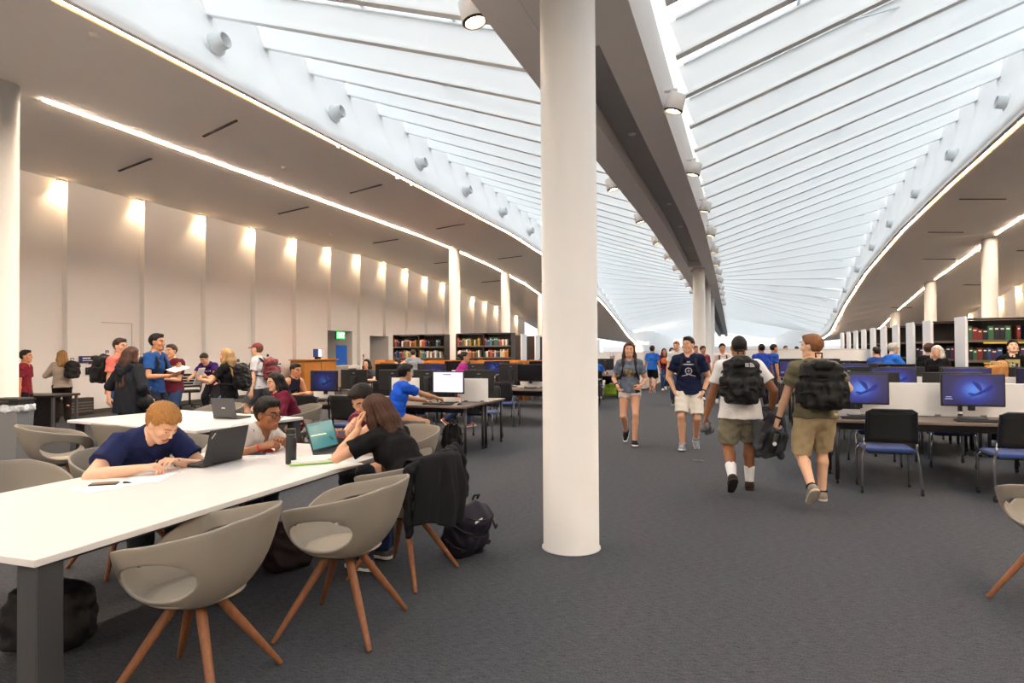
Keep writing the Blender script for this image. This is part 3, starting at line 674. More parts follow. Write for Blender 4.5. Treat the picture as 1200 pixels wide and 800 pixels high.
def chair_proto():
    t = thing('task_chair', '-', 'chair')
    b = MB().box((0, .0, .445), (.46, .44, .045), bev=.02, seg=3); b.build('seat', M_BLUE, t)
    MB().box((0, 0, .418), (.42, .4, .02), bev=.008).build('seat_shell', M_BLK, t)
    b = MB(); n = 9
    P = []
    for k in range(2):
        for j in range(7):
            for i in range(n):
                u = i/(n-1)*2-1; v = j/6; wd = .235-.01*v
                P.append((u*wd, -.225-.06*v-.0*k+(.035*(u*u))-.012*k, .53+.34*v-.012*v*u*u))
    N = n*7; fs = []
    for j in range(6):
        for i in range(n-1):
            a = j*n+i; fs += [(a, a+1, a+n+1, a+n), (N+a, N+a+n, N+a+n+1, N+a+1)]
    for i in range(n-1): fs += [(i, N+i, N+i+1, i+1), (6*n+i, 6*n+i+1, N+6*n+i+1, N+6*n+i)]
    for j in range(6): fs += [(j*n, (j+1)*n, N+(j+1)*n, N+j*n), (j*n+n-1, N+j*n+n-1, N+(j+1)*n+n-1, (j+1)*n+n-1)]
    b.faces(P, fs); b.build('backrest', M_MESH, t, smooth=True)
    MB().tube([(-.235, -.255, .53), (-.228, -.285, .85), (-.18, -.315, .878), (.18, -.315, .878), (.228, -.285, .85), (.235, -.255, .53)], .012, n=8).build('back_frame', plain('20242e', .5), t)
    for s in (-1, 1):
        MB().tube([(s*.255, .17, .055), (s*.25, .185, .40), (s*.235, .14, .435)], .0125, n=8).build('leg', M_CHR, t)
        MB().tube([(s*.275, -.27, .055), (s*.255, -.2, .40), (s*.24, -.21, .46), (s*.24, -.245, .58)], .0125, n=8).build('leg', M_CHR, t)
        for y_, xx in ((.17, .255), (-.27, .275)):
            MB().cyl((s*xx-.011, y_, .027), (s*xx+.011, y_, .027), .027, n=14).box((s*xx, y_, .05), (.02, .03, .025)).build('caster', M_BLK, t)
    return t
CH = {}
def task_chair(x, y, rz, label, group='blue-seated desk chairs'): return place(CH, 0, chair_proto, x, y, 0, rz, label, group)
def kb_proto():
    t = thing('keyboard', '-', 'keyboard'); MB().box((0, 0, .008), (.44, .14, .014), bev=.004).build('keyboard_base', plain('202022'), t)
    b = MB()
    for r in range(5):
        for c in range(18): b.box((-.205+c*.0242, .05-r*.025, .017), (.02, .02, .005))
    b.build('keys', plain('121214'), t); return t
KB = {}
def keyboard(x, y, rz, label): return place(KB, 0, kb_proto, x, y, .722, rz, label, 'desk keyboards')
def mouse_proto():
    t = tag(MB().lathe([(0, 0), (.5, 0), (.5, .2), (.42, .6), (.2, .92), (0, 1)], n=14, M=Matrix.Diagonal((.06, .1, .034, 1))).build('mouse', plain('18181a', .4)), '-', 'mouse')
    MB().box((0, .02, .0335), (.008, .02, .006), bev=.002).build('wheel', plain('3a3a3c'), t); return t
MO = {}
def mouse(x, y, label): return place(MO, 0, mouse_proto, x, y, .722, 0, label, 'desk mice')
def desk_proto(w, d):
    t = thing('computer_desk', '-', 'desk')
    MB().box((0, 0, .705), (w, d, .028), bev=.003).build('desktop', M_DTOP, t)
    MB().box((0, -d/2-.004, .705), (w, .008, .03), bev=.003).build('edge_band', M_EDGE, t)
    MB().box((0, d/2-.12, .62), (w-.16, .02, .14)).box((0, 0, .675), (w-.14, .04, .03)).build('frame', M_DLEG, t)
    for s in (-1, 1):
        for y_ in (-d/2+.06, d/2-.06):
            MB().cyl((s*(w/2-.05), y_, .05), (s*(w/2-.05), y_, .69), .022, n=12).build('leg', M_DLEG, t)
            MB().cyl((s*(w/2-.05)-.014, y_, .025), (s*(w/2-.05)+.014, y_, .025), .025, n=12).build('caster', M_BLK, t)
    return t
DK = {}
def desk(x, y, rz, w, d, label, group): return place(DK, (w, d), lambda: desk_proto(w, d), x, y, 0, rz, label, group)
def div_proto(w, h):
    t = tag(MB().box((0, 0, h/2), (w, .018, h), bev=.004).build('desk_divider', M_DIV), '-', 'divider')
    for s in (-1, 1): MB().box((s*w*.3, 0, .012), (.06, .05, .024), bev=.004).build('clamp', plain('8d8d8d', .4, .5), t)
    return t
DV = {}
def divider(x, y, w, h, label, rz=0): return place(DV, (w, h), lambda: div_proto(w, h), x, y, .722, rz, label, 'white desk dividers')
# ---------------------------------------------------------------- smooth body surfaces (distance fields turned into one mesh)
f32 = np.float32
def V3(*a): return np.array(a, float)
def nrm(v): v = np.asarray(v, float); return v/max(1e-9, np.linalg.norm(v))
def rot_axis(ax, a): return np.array(Matrix.Rotation(a, 3, Vector(ax)))
class Sdf:
    def __init__(s, h): s.h = h; s.p = []; s.post = []
    def cone(s, a, b, ra, rb, k=.02, op='u', clip=()):
        a, b = V3(*a), V3(*b); r = max(ra, rb)
        s.p.append(('cone', (a, b, ra, rb), np.minimum(a, b)-r, np.maximum(a, b)+r, k, op, clip)); return s
    def chain(s, pts, rs, k=.015, op='u', clip=()):
        for i in range(len(pts)-1): s.cone(pts[i], pts[i+1], rs[i], rs[i+1], k, op, clip)
        return s
    def ell(s, c, r, R=None, k=.02, op='u', clip=()):
        c = V3(*c); r = V3(*r); R = np.eye(3) if R is None else R; m = max(r)
        s.p.append(('ell', (c, r, R), c-m, c+m, k, op, clip)); return s
    def econe(s, a, b, ra, rb, q, rt, k=.03, op='u', clip=()):
        """cone of elliptic section; rt = wide axis, q = depth / width"""
        a, b = V3(*a), V3(*b); d = nrm(b-a); rt = nrm(rt-d*np.dot(rt, d)); f = np.cross(d, rt); m = max(ra, rb)
        s.p.append(('econe', (a, b, ra, rb, q, rt, d, f), np.minimum(a, b)-m, np.maximum(a, b)+m, k, op, clip)); return s
    def rbox(s, c, r, R, rad, k=.01, op='u', clip=()):
        c = V3(*c); r = V3(*r); m = np.linalg.norm(r)
        s.p.append(('rbox', (c, r, R, rad), c-m, c+m, k, op, clip)); return s
    @staticmethod
    def _d(kind, dat, X, Y, Z):
        if kind == 'cone':
            a, b, ra, rb = dat; ba = b-a; L2 = max(1e-12, ba@ba)
            x, y, z = X-f32(a[0]), Y-f32(a[1]), Z-f32(a[2])
            t = np.clip((x*f32(ba[0])+y*f32(ba[1])+z*f32(ba[2]))*f32(1/L2), 0, 1)
            return np.sqrt((x-t*f32(ba[0]))**2+(y-t*f32(ba[1]))**2+(z-t*f32(ba[2]))**2)-(f32(ra)+f32(rb-ra)*t)
        if kind in ('ell', 'rbox'):
            c, r, R = dat[:3]; x, y, z = X-f32(c[0]), Y-f32(c[1]), Z-f32(c[2])
            l = [x*f32(R[0, i])+y*f32(R[1, i])+z*f32(R[2, i]) for i in range(3)]
            if kind == 'ell':
                k0 = np.sqrt(sum((l[i]*f32(1/r[i]))**2 for i in range(3))); k1 = np.sqrt(sum((l[i]*f32(1/r[i]**2))**2 for i in range(3)))
                return k0*(k0-1)/np.maximum(k1, f32(1e-6))
            rad = dat[3]; q = [np.abs(l[i])-f32(r[i]-rad) for i in range(3)]
            return np.sqrt(sum(np.maximum(v, 0)**2 for v in q))+np.minimum(np.maximum(np.maximum(q[0], q[1]), q[2]), 0)-f32(rad)
        a, b, ra, rb, q, rt, d, f = dat; L = np.linalg.norm(b-a)
        x, y, z = X-f32(a[0]), Y-f32(a[1]), Z-f32(a[2])
        u = x*f32(rt[0])+y*f32(rt[1])+z*f32(rt[2]); w = x*f32(f[0])+y*f32(f[1])+z*f32(f[2]); v = x*f32(d[0])+y*f32(d[1])+z*f32(d[2])
        t = np.clip(v*f32(1/L), 0, 1); rr = f32(ra)+f32(rb-ra)*t
        vo = v-t*f32(L)
        e = np.sqrt(u*u+(w*f32(1/q))**2+vo*vo*f32(1.6)); g = np.sqrt(u*u+(w*f32(1/q**2))**2+vo*vo*f32(1.6))
        return (e-rr)*e/np.maximum(g, f32(1e-5))
    def mesh(s, fold=0., fold_wl=.07, seed=0, noise=None):
        h = s.h; un = [p for p in s.p if p[5] == 'u']
        lo = np.min([p[2] for p in un], 0)-3*h; hi = np.max([p[3] for p in un], 0)+3*h
        n = np.ceil((hi-lo)/h).astype(int)+1
        ax = [(lo[i]+h*np.arange(n[i])).astype(f32) for i in range(3)]
        D = np.full(n, .25, f32)
        for kind, dat, plo, phi, k, op, clip in s.p:
            mg = k*1.1+2.5*h
            i0 = np.maximum(0, np.floor((plo-mg-lo)/h).astype(int)); i1 = np.minimum(n, np.ceil((phi+mg-lo)/h).astype(int)+1)
            if (i1 <= i0).any(): continue
            sl = tuple(slice(i0[i], i1[i]) for i in range(3))
            X, Y, Z = ax[0][sl[0]][:, None, None], ax[1][sl[1]][None, :, None], ax[2][sl[2]][None, None, :]
            d = s._d(kind, dat, X, Y, Z)
            for nn, c in clip: d = np.maximum(d, X*f32(nn[0])+Y*f32(nn[1])+Z*f32(nn[2])-f32(c))
            E = D[sl]
            if op == 'u':
                hh = np.maximum(f32(k)-np.abs(E-d), 0)*f32(1/k) if k > 0 else 0
                D[sl] = np.minimum(E, d)-hh*hh*f32(k*.25)
            else:
                hh = np.maximum(f32(k)-np.abs(E+d), 0)*f32(1/k) if k > 0 else 0
                D[sl] = np.maximum(E, -d)+hh*hh*f32(k*.25)
        if fold or noise:
            ii = np.nonzero(np.abs(D) < .03); x, y, z = ax[0][ii[0]], ax[1][ii[1]], ax[2][ii[2]]; r = np.random.RandomState(seed+11); acc = np.zeros(len(x), f32)
            if fold:
                for q in range(5):
                    kv = r.normal(size=3); kv = kv/np.linalg.norm(kv)*2*PI/(fold_wl*(.7+.8*r.rand())); acc += np.sin(x*f32(kv[0])+y*f32(kv[1])+z*f32(kv[2])+f32(r.rand()*6+q)+f32(1.2)*np.sin(y*f32(17)+z*f32(13)+f32(q)))
                acc *= f32(fold/2.2)
            if noise: acc += noise(x, y, z)
            D[ii] += acc.astype(f32)
        return s.nets(D, lo, h)
    @staticmethod
    def nets(D, lo, h):
        I = D < 0; nx, ny, nz = D.shape
        cnt = np.zeros((nx-1, ny-1, nz-1), np.uint8)
        for a in (0, 1):
            for b in (0, 1):
                for c in (0, 1): cnt += I[a:nx-1+a, b:ny-1+b, c:nz-1+c]
        cells = np.argwhere((cnt > 0) & (cnt < 8)); idx = np.full(cnt.shape, -1, np.int32); idx[tuple(cells.T)] = np.arange(len(cells))
        acc = np.zeros((len(cells), 3)); m = np.zeros(len(cells))
        cor = [(a, b, c) for a in (0, 1) for b in (0, 1) for c in (0, 1)]
        val = {q: D[cells[:, 0]+q[0], cells[:, 1]+q[1], cells[:, 2]+q[2]].astype(float) for q in cor}
        for p in cor:
            for d in range(3):
                if p[d]: continue
                q = list(p); q[d] = 1; q = tuple(q); va, vb = val[p], val[q]; x = (va < 0) != (vb < 0)
                t = np.where(x, va/np.where(x, va-vb, 1), 0)
                for e in range(3): acc[:, e] += np.where(x, p[e]+(t if e == d else 0), 0)
                m += x
        verts = lo+h*(cells+acc/m[:, None]); Q = []
        for d in range(3):
            e, f = (d+1) % 3, (d+2) % 3
            A = np.moveaxis(I, (d, e, f), (0, 1, 2)); J = np.moveaxis(idx, (d, e, f), (0, 1, 2))
            ch = A[:-1, 1:-1, 1:-1] != A[1:, 1:-1, 1:-1]; w = np.argwhere(ch)
            i, j, k = w[:, 0], w[:, 1], w[:, 2]
            q = np.stack([J[i, j, k], J[i, j+1, k], J[i, j+1, k+1], J[i, j, k+1]], 1)
            fl = A[:-1, 1:-1, 1:-1][i, j, k]; q[~fl] = q[~fl][:, ::-1]; Q.append(q)
        Q = np.concatenate(Q); Q = Q[(Q >= 0).all(1)]
        return verts, Q
def to_obj(name, vq, mats, parent=None, fmat=None):
    v, q = vq; me = bpy.data.meshes.new(name)
    me.vertices.add(len(v)); me.vertices.foreach_set('co', v.astype(f32).ravel()); me.loops.add(q.size); me.loops.foreach_set('vertex_index', q.astype(np.int32).ravel())
    me.polygons.add(len(q)); me.polygons.foreach_set('loop_start', np.arange(0, q.size, 4, dtype=np.int32)); me.polygons.foreach_set('use_smooth', np.ones(len(q), bool))
    for m in (mats if isinstance(mats, (list, tuple)) else [mats]): me.materials.append(m)
    if fmat is not None: me.polygons.foreach_set('material_index', fmat.astype(np.int32))
    me.update(calc_edges=True); me.validate()
    return link(name, me, parent)
def ik(a, t, l1, l2, hint):
    a, t = V3(*a), V3(*t); d = t-a; L = np.linalg.norm(d); L = min(L, (l1+l2)*.999); u = nrm(d); t = a+u*L
    x = (l1*l1-l2*l2+L*L)/(2*L); y = math.sqrt(max(0, l1*l1-x*x)); hint = V3(*hint); n = nrm(hint-u*np.dot(hint, u))
    return a+u*x+n*y, t
def hand(S_, W, hd, pn, right, s, curl=.35, thumb=.5, spread=1., fat=1.):
    hd = nrm(hd); pn = nrm(pn-hd*np.dot(pn, hd)); td = np.cross(hd, pn)*(1 if right else -1)
    q = s*.98; bases = []
    for i, (o, L, r) in enumerate(((.029, (.042, .026, .021), .0092), (.0095, (.046, .029, .022), .0096), (-.010, (.042, .027, .021), .009), (-.028, (.033, .021, .018), .008))):
        b = W+hd*(.088-.006*abs(i-1))*q+td*o*q
        S_.cone(W+hd*.012*q+td*o*.45*q, b, .0165*q, .0125*q, .012)
        ang = 0; p = b; c = curl[i] if hasattr(curl, '__len__') else curl*(1+.08*i)
        for j, l in enumerate(L):
            ang += c*(1.15, 1.35, .8)[j]
            dr = nrm(hd*math.cos(ang)+pn*math.sin(ang)+td*(1.5-i)*.06*spread*(1-c)); e = p+dr*l*q
            S_.cone(p, e, r*q*(1-.06*j)*fat, r*q*(.94-.07*j)*fat, .004); p = e
    tb = W+hd*.022*q+td*.022*q; d1 = nrm(td*(.75-.3*thumb)+hd*.62+pn*(.25+.4*thumb)); m1 = tb+d1*.042*q
    S_.cone(tb, m1, .0155*q, .0118*q, .01); d2 = nrm(d1*.7+hd*.45+pn*.35*thumb-td*.25*thumb); m2 = m1+d2*.032*q; S_.cone(m1, m2, .0115*q, .0102*q, .004)
    m3 = m2+nrm(d2+pn*.25*thumb-td*.2*thumb)*.025*q; S_.cone(m2, m3, .0102*q, .0082*q, .004)
    return W+hd*.085*q+pn*.028*q
PEOPLE = {}
def person(label, loc, head, H=1.75, skin='d9a384', h=.009, fat=1., hip=None, lean=0, side=0, curve=6, twist=0, gaze=(0, 0, 0), shoulders=0., bust=0.,
           feet=None, knees=None, hands=None, elbows=None, hdir=(None, None), palm=(None, None), curl=(.35, .35), hair=('short', '3a2a1e'), top=('20304f', 'short'), bottom=('5a5348', 'shorts'),
           shoes=('dddddd', 'f2f2f2'), socks=None, seed=0, smile=False, glasses=False, beard=None, group=None, legs=True, hem=None, cap=None):
    s = H/1.75; up = V3(0, 0, 1)
    P = V3(*(hip or (0, 0, .525*H)))
    la, sa, tw = math.radians(lean), math.radians(side), math.radians(twist)
    def dirn(a): return nrm(V3(math.sin(sa), math.sin(a), math.cos(a)))
    rt0 = V3(1, 0, 0); ca = math.radians(curve)
    d1, d2, d3 = dirn(la*.75), dirn(la+ca*.5), dirn(la+ca*1.2)
    S0 = P-d1*.03*s; S1 = P+d1*.115*s; S2 = S1+d2*.17*s; S3 = S2+d3*.13*s; N = S3+d3*.055*s
    rts = V3(math.cos(tw), math.sin(tw)*math.cos(la), -math.sin(tw)*math.sin(la)); rtm = nrm(rt0+rts)
    fw = np.cross(d3, rts)
    sh = (.163 if not bust else .145)*s*(.6+.4*fat); SHL = S3-d3*.004*s-rts*sh+fw*shoulders; SHR = S3-d3*.004*s+rts*sh+fw*shoulders
    HL, HR = P-rt0*.088*s-d1*.03*s, P+rt0*.088*s-d1*.03*s
    # head frame
    gp, gy, gr = [math.radians(a) for a in gaze]
    Rz = rot_axis((0, 0, 1), gy); Rx = rot_axis((1, 0, 0), -gp); Ry = rot_axis((0, 1, 0), gr); HRm = Rz @ Rx @ Ry
    hx, hf, hu = HRm[:, 0], HRm[:, 1], HRm[:, 2]
    O = N+nrm(d3*.55+hu*.75)*.075*s+hu*.088*s+hf*.012*s
    hp = lambda x, y, z: O+(hx*x+hf*y+hu*z)*s
    B = Sdf(h); T = (top and top[1]) or 'none'
    wid = fat*s
    # torso
    tor = [(S0, S1, .158, .138+.02*(fat-1)), (S1, S2, .138+.02*(fat-1), .158), (S2, S3, .158, .128)]
    rr = [rt0, rtm, rts]
    for (a, b, ra, rb), r in zip(tor, rr): B.econe(a, b, ra*wid, rb*wid, .68, r, .04)
    if fat > 1.12: B.ell(S1+fw*.045*s, (.13*wid, .11*wid, .13*s), None, .05)
    for sg, Sh in ((-1, SHL), (1, SHR)):
        B.cone(S3+d3*.0+rts*sg*.05*s, Sh, .075*s, .055*wid, .03); B.cone(N+hu*.02*s, Sh+d3*.0*s, .04*s, .038*s, .04)
        if bust: B.ell(S2+d2*.03*s+rtm*sg*.075*s+np.cross(d2, rtm)*.085*s, (.062*s*bust, .055*s*bust, .062*s*bust), None, .03)
    B.cone(S3, hp(0, -.018, -.075), .062*s*(.7+.3*fat), .054*s*(.7+.3*fat), .025)
    # legs
    J = {}
    if feet is None: feet = ((-.10, 0, .085*s, 8, 0), (.10, 0, .085*s, -8, 0))
    knees = knees or ((-.1, 1, 0), (.1, 1, 0)); tl, sl_ = .245*H, .245*H
    for nm, Hp, ft, kn in (('L', HL, feet[0], knees[0]), ('R', HR, feet[1], knees[1])):
        K, A = ik(Hp, ft[:3], tl, sl_, kn); J['K'+nm], J['A'+nm] = K, A
        back = nrm(np.cross(np.cross(A-K, K-Hp), A-K)) if np.linalg.norm(np.cross(A-K, K-Hp)) > 1e-3 else V3(0, 1, 0)
        c = K+(A-K)*.3-back*.014*s
        B.cone(Hp, K, .092*wid*(1.05 if bust else 1), .050*wid, .03); B.cone(K, c, .049*wid, .052*wid, .022); B.cone(c, A, .052*wid, .035*s, .02)
        y, p = math.radians(ft[3]), math.radians(ft[4]); td = V3(-math.sin(y)*math.cos(p), math.cos(y)*math.cos(p), -math.sin(p)); ud = nrm(np.cross(np.cross(td, V3(0, 0, 1)), td)); ud = ud if ud[2] > 0 else -ud
        J['T'+nm] = (td, ud); B.cone(A-ud*.02*s, A+td*.12*s-ud*.055*s, .034*s, .022*s, .02)
    # arms
    if hands is None: hands = ((-.27, .04, .44*H), (.27, .04, .44*H))
    elbows = elbows or ((-.6, -.8, -.2), (.6, -.8, -.2)); ua, fa = .168*H, .148*H
    for i, (nm, Sh) in enumerate((('L', SHL), ('R', SHR))):
        E, W = ik(Sh, hands[i], ua, fa, elbows[i] if len(elbows[i]) == 3 else V3(*elbows[i][:3])-Sh); J['E'+nm], J['W'+nm], J['S'+nm] = E, W, Sh
        B.cone(Sh, E, .053*wid, .037*wid, .03); B.cone(E, E+(W-E)*.3, .036*wid, .039*wid, .01); B.cone(E+(W-E)*.3, W, .039*wid, .0255*s, .012)
        hd = nrm(hdir[i]) if hdir[i] is not None else nrm(W-E); pn = V3(*palm[i]) if palm[i] is not None else V3((1, -1)[i], .2, 0)
        J['G'+nm] = hand(B, W, hd, pn, i == 1, s, curl[i], fat=1.0 if h < .008 else 1.1); J['D'+nm] = hd
    # head
    fem = bool(bust)
    B.ell(hp(0, -.012, .022), V3(.076, .097, .093)*s, HRm, .01); B.ell(hp(0, .026, -.045), V3(.060-.003*fem, .060, .072)*s, HRm, .03)
    B.cone(hp(-.012, .064, -.098), hp(.012, .064, -.098), .020*s, .020*s, .025)
    for sg in (-1, 1):
        B.cone(hp(sg*.048, .005, -.066), hp(sg*.022, .058, -.095), .022*s, .018*s, .025)
        B.ell(hp(sg*.046, .058, -.03), V3(.022, .02, .024)*s, HRm, .02)
        B.ell(hp(sg*.078, -.006, -.012), V3(.009, .02, .032)*s, HRm, .006)
        B.cone(hp(sg*.014, .087, .022), hp(sg*.046, .074, .02), .009*s, .007*s, .012)
        B.ell(hp(sg*.032, .092, .002), V3(.017, .014, .012)*s, HRm, .008, 's')
        B.ell(hp(sg*.032, .0715, .0), V3(.013, .0135, .0105)*s, HRm, .002)
        B.ell(hp(sg*.010, .096, -.035), V3(.007, .008, .006)*s, HRm, .006)
    B.cone(hp(0, .088, .012), hp(0, .105, -.029), .0078*s, .0098*s, .01)
    B.ell(hp(0, .084, -.066), V3(.026 if smile else .022, .012, .0065)*s, HRm, .005); B.ell(hp(0, .083, -.076), V3(.021, .012, .007)*s, HRm, .005)
    v, q = B.mesh(); fc = v[q].mean(1); lc = (fc-O) @ HRm/s; fm = np.zeros(len(q), int)
    ms = [skinm(skin), plain('b0625a', .4), plain('efeae4', .2), plain('2a1c14', .2), hairm(hair[1] if hair[0] != 'none' else '3a2a1e')]
    x, y, z = np.abs(lc[:, 0]), lc[:, 1], lc[:, 2]; fr = y > .05
    fm[fr & (((x/.027)**2+((z+.071)/.0115)**2) < 1) & (y > .078)] = 1
    if smile: fm[fr & (((x/.021)**2+((z+.0715)/.0042)**2) < 1) & (y > .078)] = 2
    fm[fr & ((((x-.031)/.0098)**2+((z-.0005)/.0045)**2) < 1)] = 2; fm[fr & ((((x-.032)/.0052)**2+((z-.0005)/.005)**2) < 1)] = 3
    fm[fr & (x > .013) & (x < .05) & (np.abs(z-.026+.25*(x-.03)**2/.03) < .0045)] = 4
    if beard: fm[(z < -.045) & (y > -.01) & (x < .07) & (z > -.13) & (fm == 0) & ((z < -.058) | (x > .035))] = 4
    o = to_obj('person', (v, q), ms, None, fm); o.location = loc; o.rotation_euler = (0, 0, head); tag(o, label, 'person', group)
    # hair
    st, hc = hair[0], hair[1]
    if st != 'none' and not (cap and st == 'short'):
        G = Sdf(max(h*.85, .006)); th = {'buzz': .005, 'short': .011, 'thick': .022, 'curly': .02, 'long': .015, 'wavy': .018, 'longcurly': .022, 'bun': .012, 'bob': .016}[st]
        lg = st in ('long', 'wavy', 'longcurly', 'bob')
        def keep(n_, p_): n_ = HRm @ nrm(V3(*n_)); return (-n_, -(n_ @ hp(*p_)))
        zf = .070 if not fem else .072
        def shell(t, cl, k=.006): G.ell(hp(0, -.014, .023), V3(.076+t*.9, .097+t*.8, .093+t)*s, HRm, k, clip=cl)
        shell(th, [keep((0, -.25 if st not in ('short', 'buzz') else -.42, 1), (0, .085, zf))], .012)                                     # crown above the forehead
        shell(th*(.55 if st == 'short' else .8), [keep((0, -1, .45), (0, .035 if not lg else .040, .03)), keep((0, 0, 1), (0, 0, .016 if not lg else -.06))])   # temples
        shell(th*(.6 if st in ('short', 'buzz') else .75), [keep((0, -1, 0), (0, -.022, 0)), keep((0, -.25, 1), (0, -.09, -.082))])                         # back of the head
        if st in ('thick', 'curly'): G.ell(hp(.01, .045, .100), V3(.056, .052, .026)*s, HRm, .02)
        if st == 'short': G.ell(hp(0, .045, .098), V3(.048, .042, .022)*s, HRm, .02)
        if st in ('long', 'wavy', 'longcurly', 'bob'):
            ln = {'long': .40, 'wavy': .42, 'longcurly': .15, 'bob': .24}[st]*s; dn = nrm(V3(0, 0, -1)*.8-d3*.5+fw*(-.05)); bk = -nrm(fw-dn*np.dot(fw, dn))
            for sg in (-1, 1):
                a = hp(sg*.066, .0, .045); m = hp(sg*.081, -.008, -.09)
                if st == 'long': G.chain([a, m, m+dn*.10*s+fw*.045*s+rts*sg*.012*s, m+dn*(ln-.08)+fw*.105*s+rts*sg*.008*s], [.024*s, .034*s, .034*s, .02*s], .025)
                else: G.chain([a, m, m+dn*(ln-.06)+rts*sg*.014*s+bk*.012], [.026*s, .036*s, .02*s], .03)
            for xx in (-.05, 0, .05):
                a = hp(xx, -.08, .03); m = hp(xx*1.2, -.092, -.09)+bk*.01; e = m+dn*ln*.92+bk*.045*s; G.chain([a, m, e], [.04*s, .045*s, .026*s], .03)
        if st == 'bun': G.ell(hp(0, -.125, .03), V3(.045, .04, .045)*s, HRm, .01); 
        if st == 'bun': G.ell(hp(0, -.05, -.03), V3(.07, .05, .05)*s, HRm, .03)
        am, fq = {'buzz': (0, 1), 'short': (.0018, 500), 'thick': (.003, 330), 'curly': (.0055, 260), 'long': (.0028, 420), 'wavy': (.005, 230), 'longcurly': (.007, 240), 'bun': (.002, 400), 'bob': (.003, 330)}[st]
        def nz_(x, y, z):
            P_ = np.stack([x, y, z], 1)-O; a = P_ @ hx; b = P_ @ hf; c = P_ @ hu
            if st in ('curly', 'longcurly'): return am*(np.sin(a*fq+np.sin(b*190))*np.sin(b*fq+np.sin(c*170)+1)*1.2+.5*np.sin(c*fq*1.1+a*120))
            ang = np.arctan2(b+.02, a); return am*np.sin(ang*fq/9+3*np.sin(c*14)+np.sin(ang*23))
        to_obj('hair', G.mesh(noise=nz_), hairm(hc), o)
    if cap:
        G = Sdf(.007); clip = [(-hu, -(hu@hp(0, 0, .042)))]
        G.ell(hp(0, -.012, .03), V3(.088, .108, .1)*s, HRm, .005, clip=clip); c_ = to_obj('cap', G.mesh(), fabric(cap), o)
        b = MB(); q = [hp(.075*math.cos(a), .06+.0*a+.1*math.sin(a), .046-.02*math.sin(a)) for a in np.linspace(0, PI, 11)]; q = [Vector(k) for k in q]
        b.faces(q+[k+Vector(hu*.006) for k in q], [tuple(range(11)), tuple(range(21, 10, -1))]+[(i, i+1, 12+i, 11+i) for i in range(10)]); b.build('brim', fabric(cap), c_)
        G = Sdf(.007); n1 = HRm @ V3(0, 1., 0); G.ell(hp(0, -.014, .02), V3(.082, .104, .095)*s, HRm, .01, clip=[(n1, n1@hp(0, -.015, 0)), (hu, hu@hp(0, 0, .05)), (-hu, -(hu@hp(0, 0, -.07)))]); to_obj('hair', G.mesh(), hairm(hc), o)
    if glasses:
        b = MB()
        for sg in (-1, 1):
            b.tube([hp(sg*.034+.024*math.cos(a), .101, .0+.019*math.sin(a)) for a in np.linspace(0, 2*PI, 17)[:-1]], .0022*s, 6, True); b.tube([hp(sg*.058, .1, .006), hp(sg*.08, .06, .008), hp(sg*.084, -.01, .004)], .002*s, 6)
        b.tube([hp(-.011, .103, .004), hp(.011, .103, .004)], .002*s, 6); b.build('spectacles', plain('1d1a18', .3), o)
    # upper garment
    w0 = .014*s; hemz = hem if hem is not None else (-.10 if T != 'tank' else -.08)
    wv = lambda f_, seed_: dict(fold=f_, fold_wl=.09, seed=seed_)
    if top:
        G = Sdf(h*1.05 if h > .006 else h*1.2); hp_ = P+d1*hemz*s; cl = [(-d1, -(d1@hp_))]
        coll = hp(0, -.018, -.075)
        lo_ = P+d1*(hemz-.05)*s; G.econe(lo_, S1, .196*wid+w0*.8, (.150+.02*(fat-1))*wid+w0, .74, rt0, .04, clip=cl)
        for (a, b_, ra, rb), r in list(zip(tor, rr))[1:]: G.econe(a, b_, ra*wid+w0, rb*wid+w0*.8, .70, r, .04, clip=cl)
        if fat > 1.12: G.ell(S1+fw*.045*s, (.13*wid+w0, .11*wid+w0, .13*s+w0), None, .05)
        sf = {'short': .62, 'long': 1., 'none': 0, 'tank': 0, 'polo': .66}[T]
        for sg, nm in ((-1, 'L'), (1, 'R')):
            Sh, E, W = J['S'+nm], J['E'+nm], J['W'+nm]
            if bust: G.ell(S2+d2*.03*s+rtm*sg*.075*s+np.cross(d2, rtm)*.085*s, (.062*s*bust+w0, .055*s*bust+w0, .062*s*bust+w0), None, .04)
            if T == 'tank':
                G.cone(S3+rts*sg*.05*s-d3*.03*s, N+rts*sg*.085*s, .065*s, .04*s, .03); continue
            G.cone(S3+rts*sg*.05*s, Sh, .075*s+w0*.6, .056*wid+w0*.8, .03); G.cone(N-d3*.012*s, Sh+d3*.0*s, .043*s+w0*.4, .041*s+w0*.6, .04)
            if T == 'long':
                G.cone(Sh, E, .06*wid+w0, .046*wid+w0*.8, .03); G.cone(E, W+(W-E)*.02, .046*wid+w0*.9, .031*s+w0*.8, .02, clip=[(nrm(W-E), nrm(W-E)@(W-(W-E)*.03))])
            else:
                u = nrm(E-Sh); e = Sh+(E-Sh)*sf; G.cone(Sh, e+u*.06, .056*wid+w0, .055*wid+w0*1.3, .03, clip=[(u, u@e)])
        G.cone(S3+d3*.045*s+fw*.018*s, coll+hf*.01*s+hu*.05*s, .064*s, .064*s, .008, 's')
        if T == 'tank':
            for sg, nm in ((-1, 'L'), (1, 'R')): G.cone(J['S'+nm]-d3*.05*s, J['S'+nm]+d3*.06*s, .082*s, .07*s, .01, 's')
        sn = {'short': 't_shirt', 'long': 'jacket' if len(top) > 2 and top[2] == 'jacket' else 'long_sleeved_shirt', 'tank': 'tank_top', 'polo': 'polo_shirt', 'none': 'top'}[T]
        sho = to_obj(sn, G.mesh(**wv(.0042 if h < .01 else .003, seed)), fabric(top[0]), o); J['shirt'] = sho
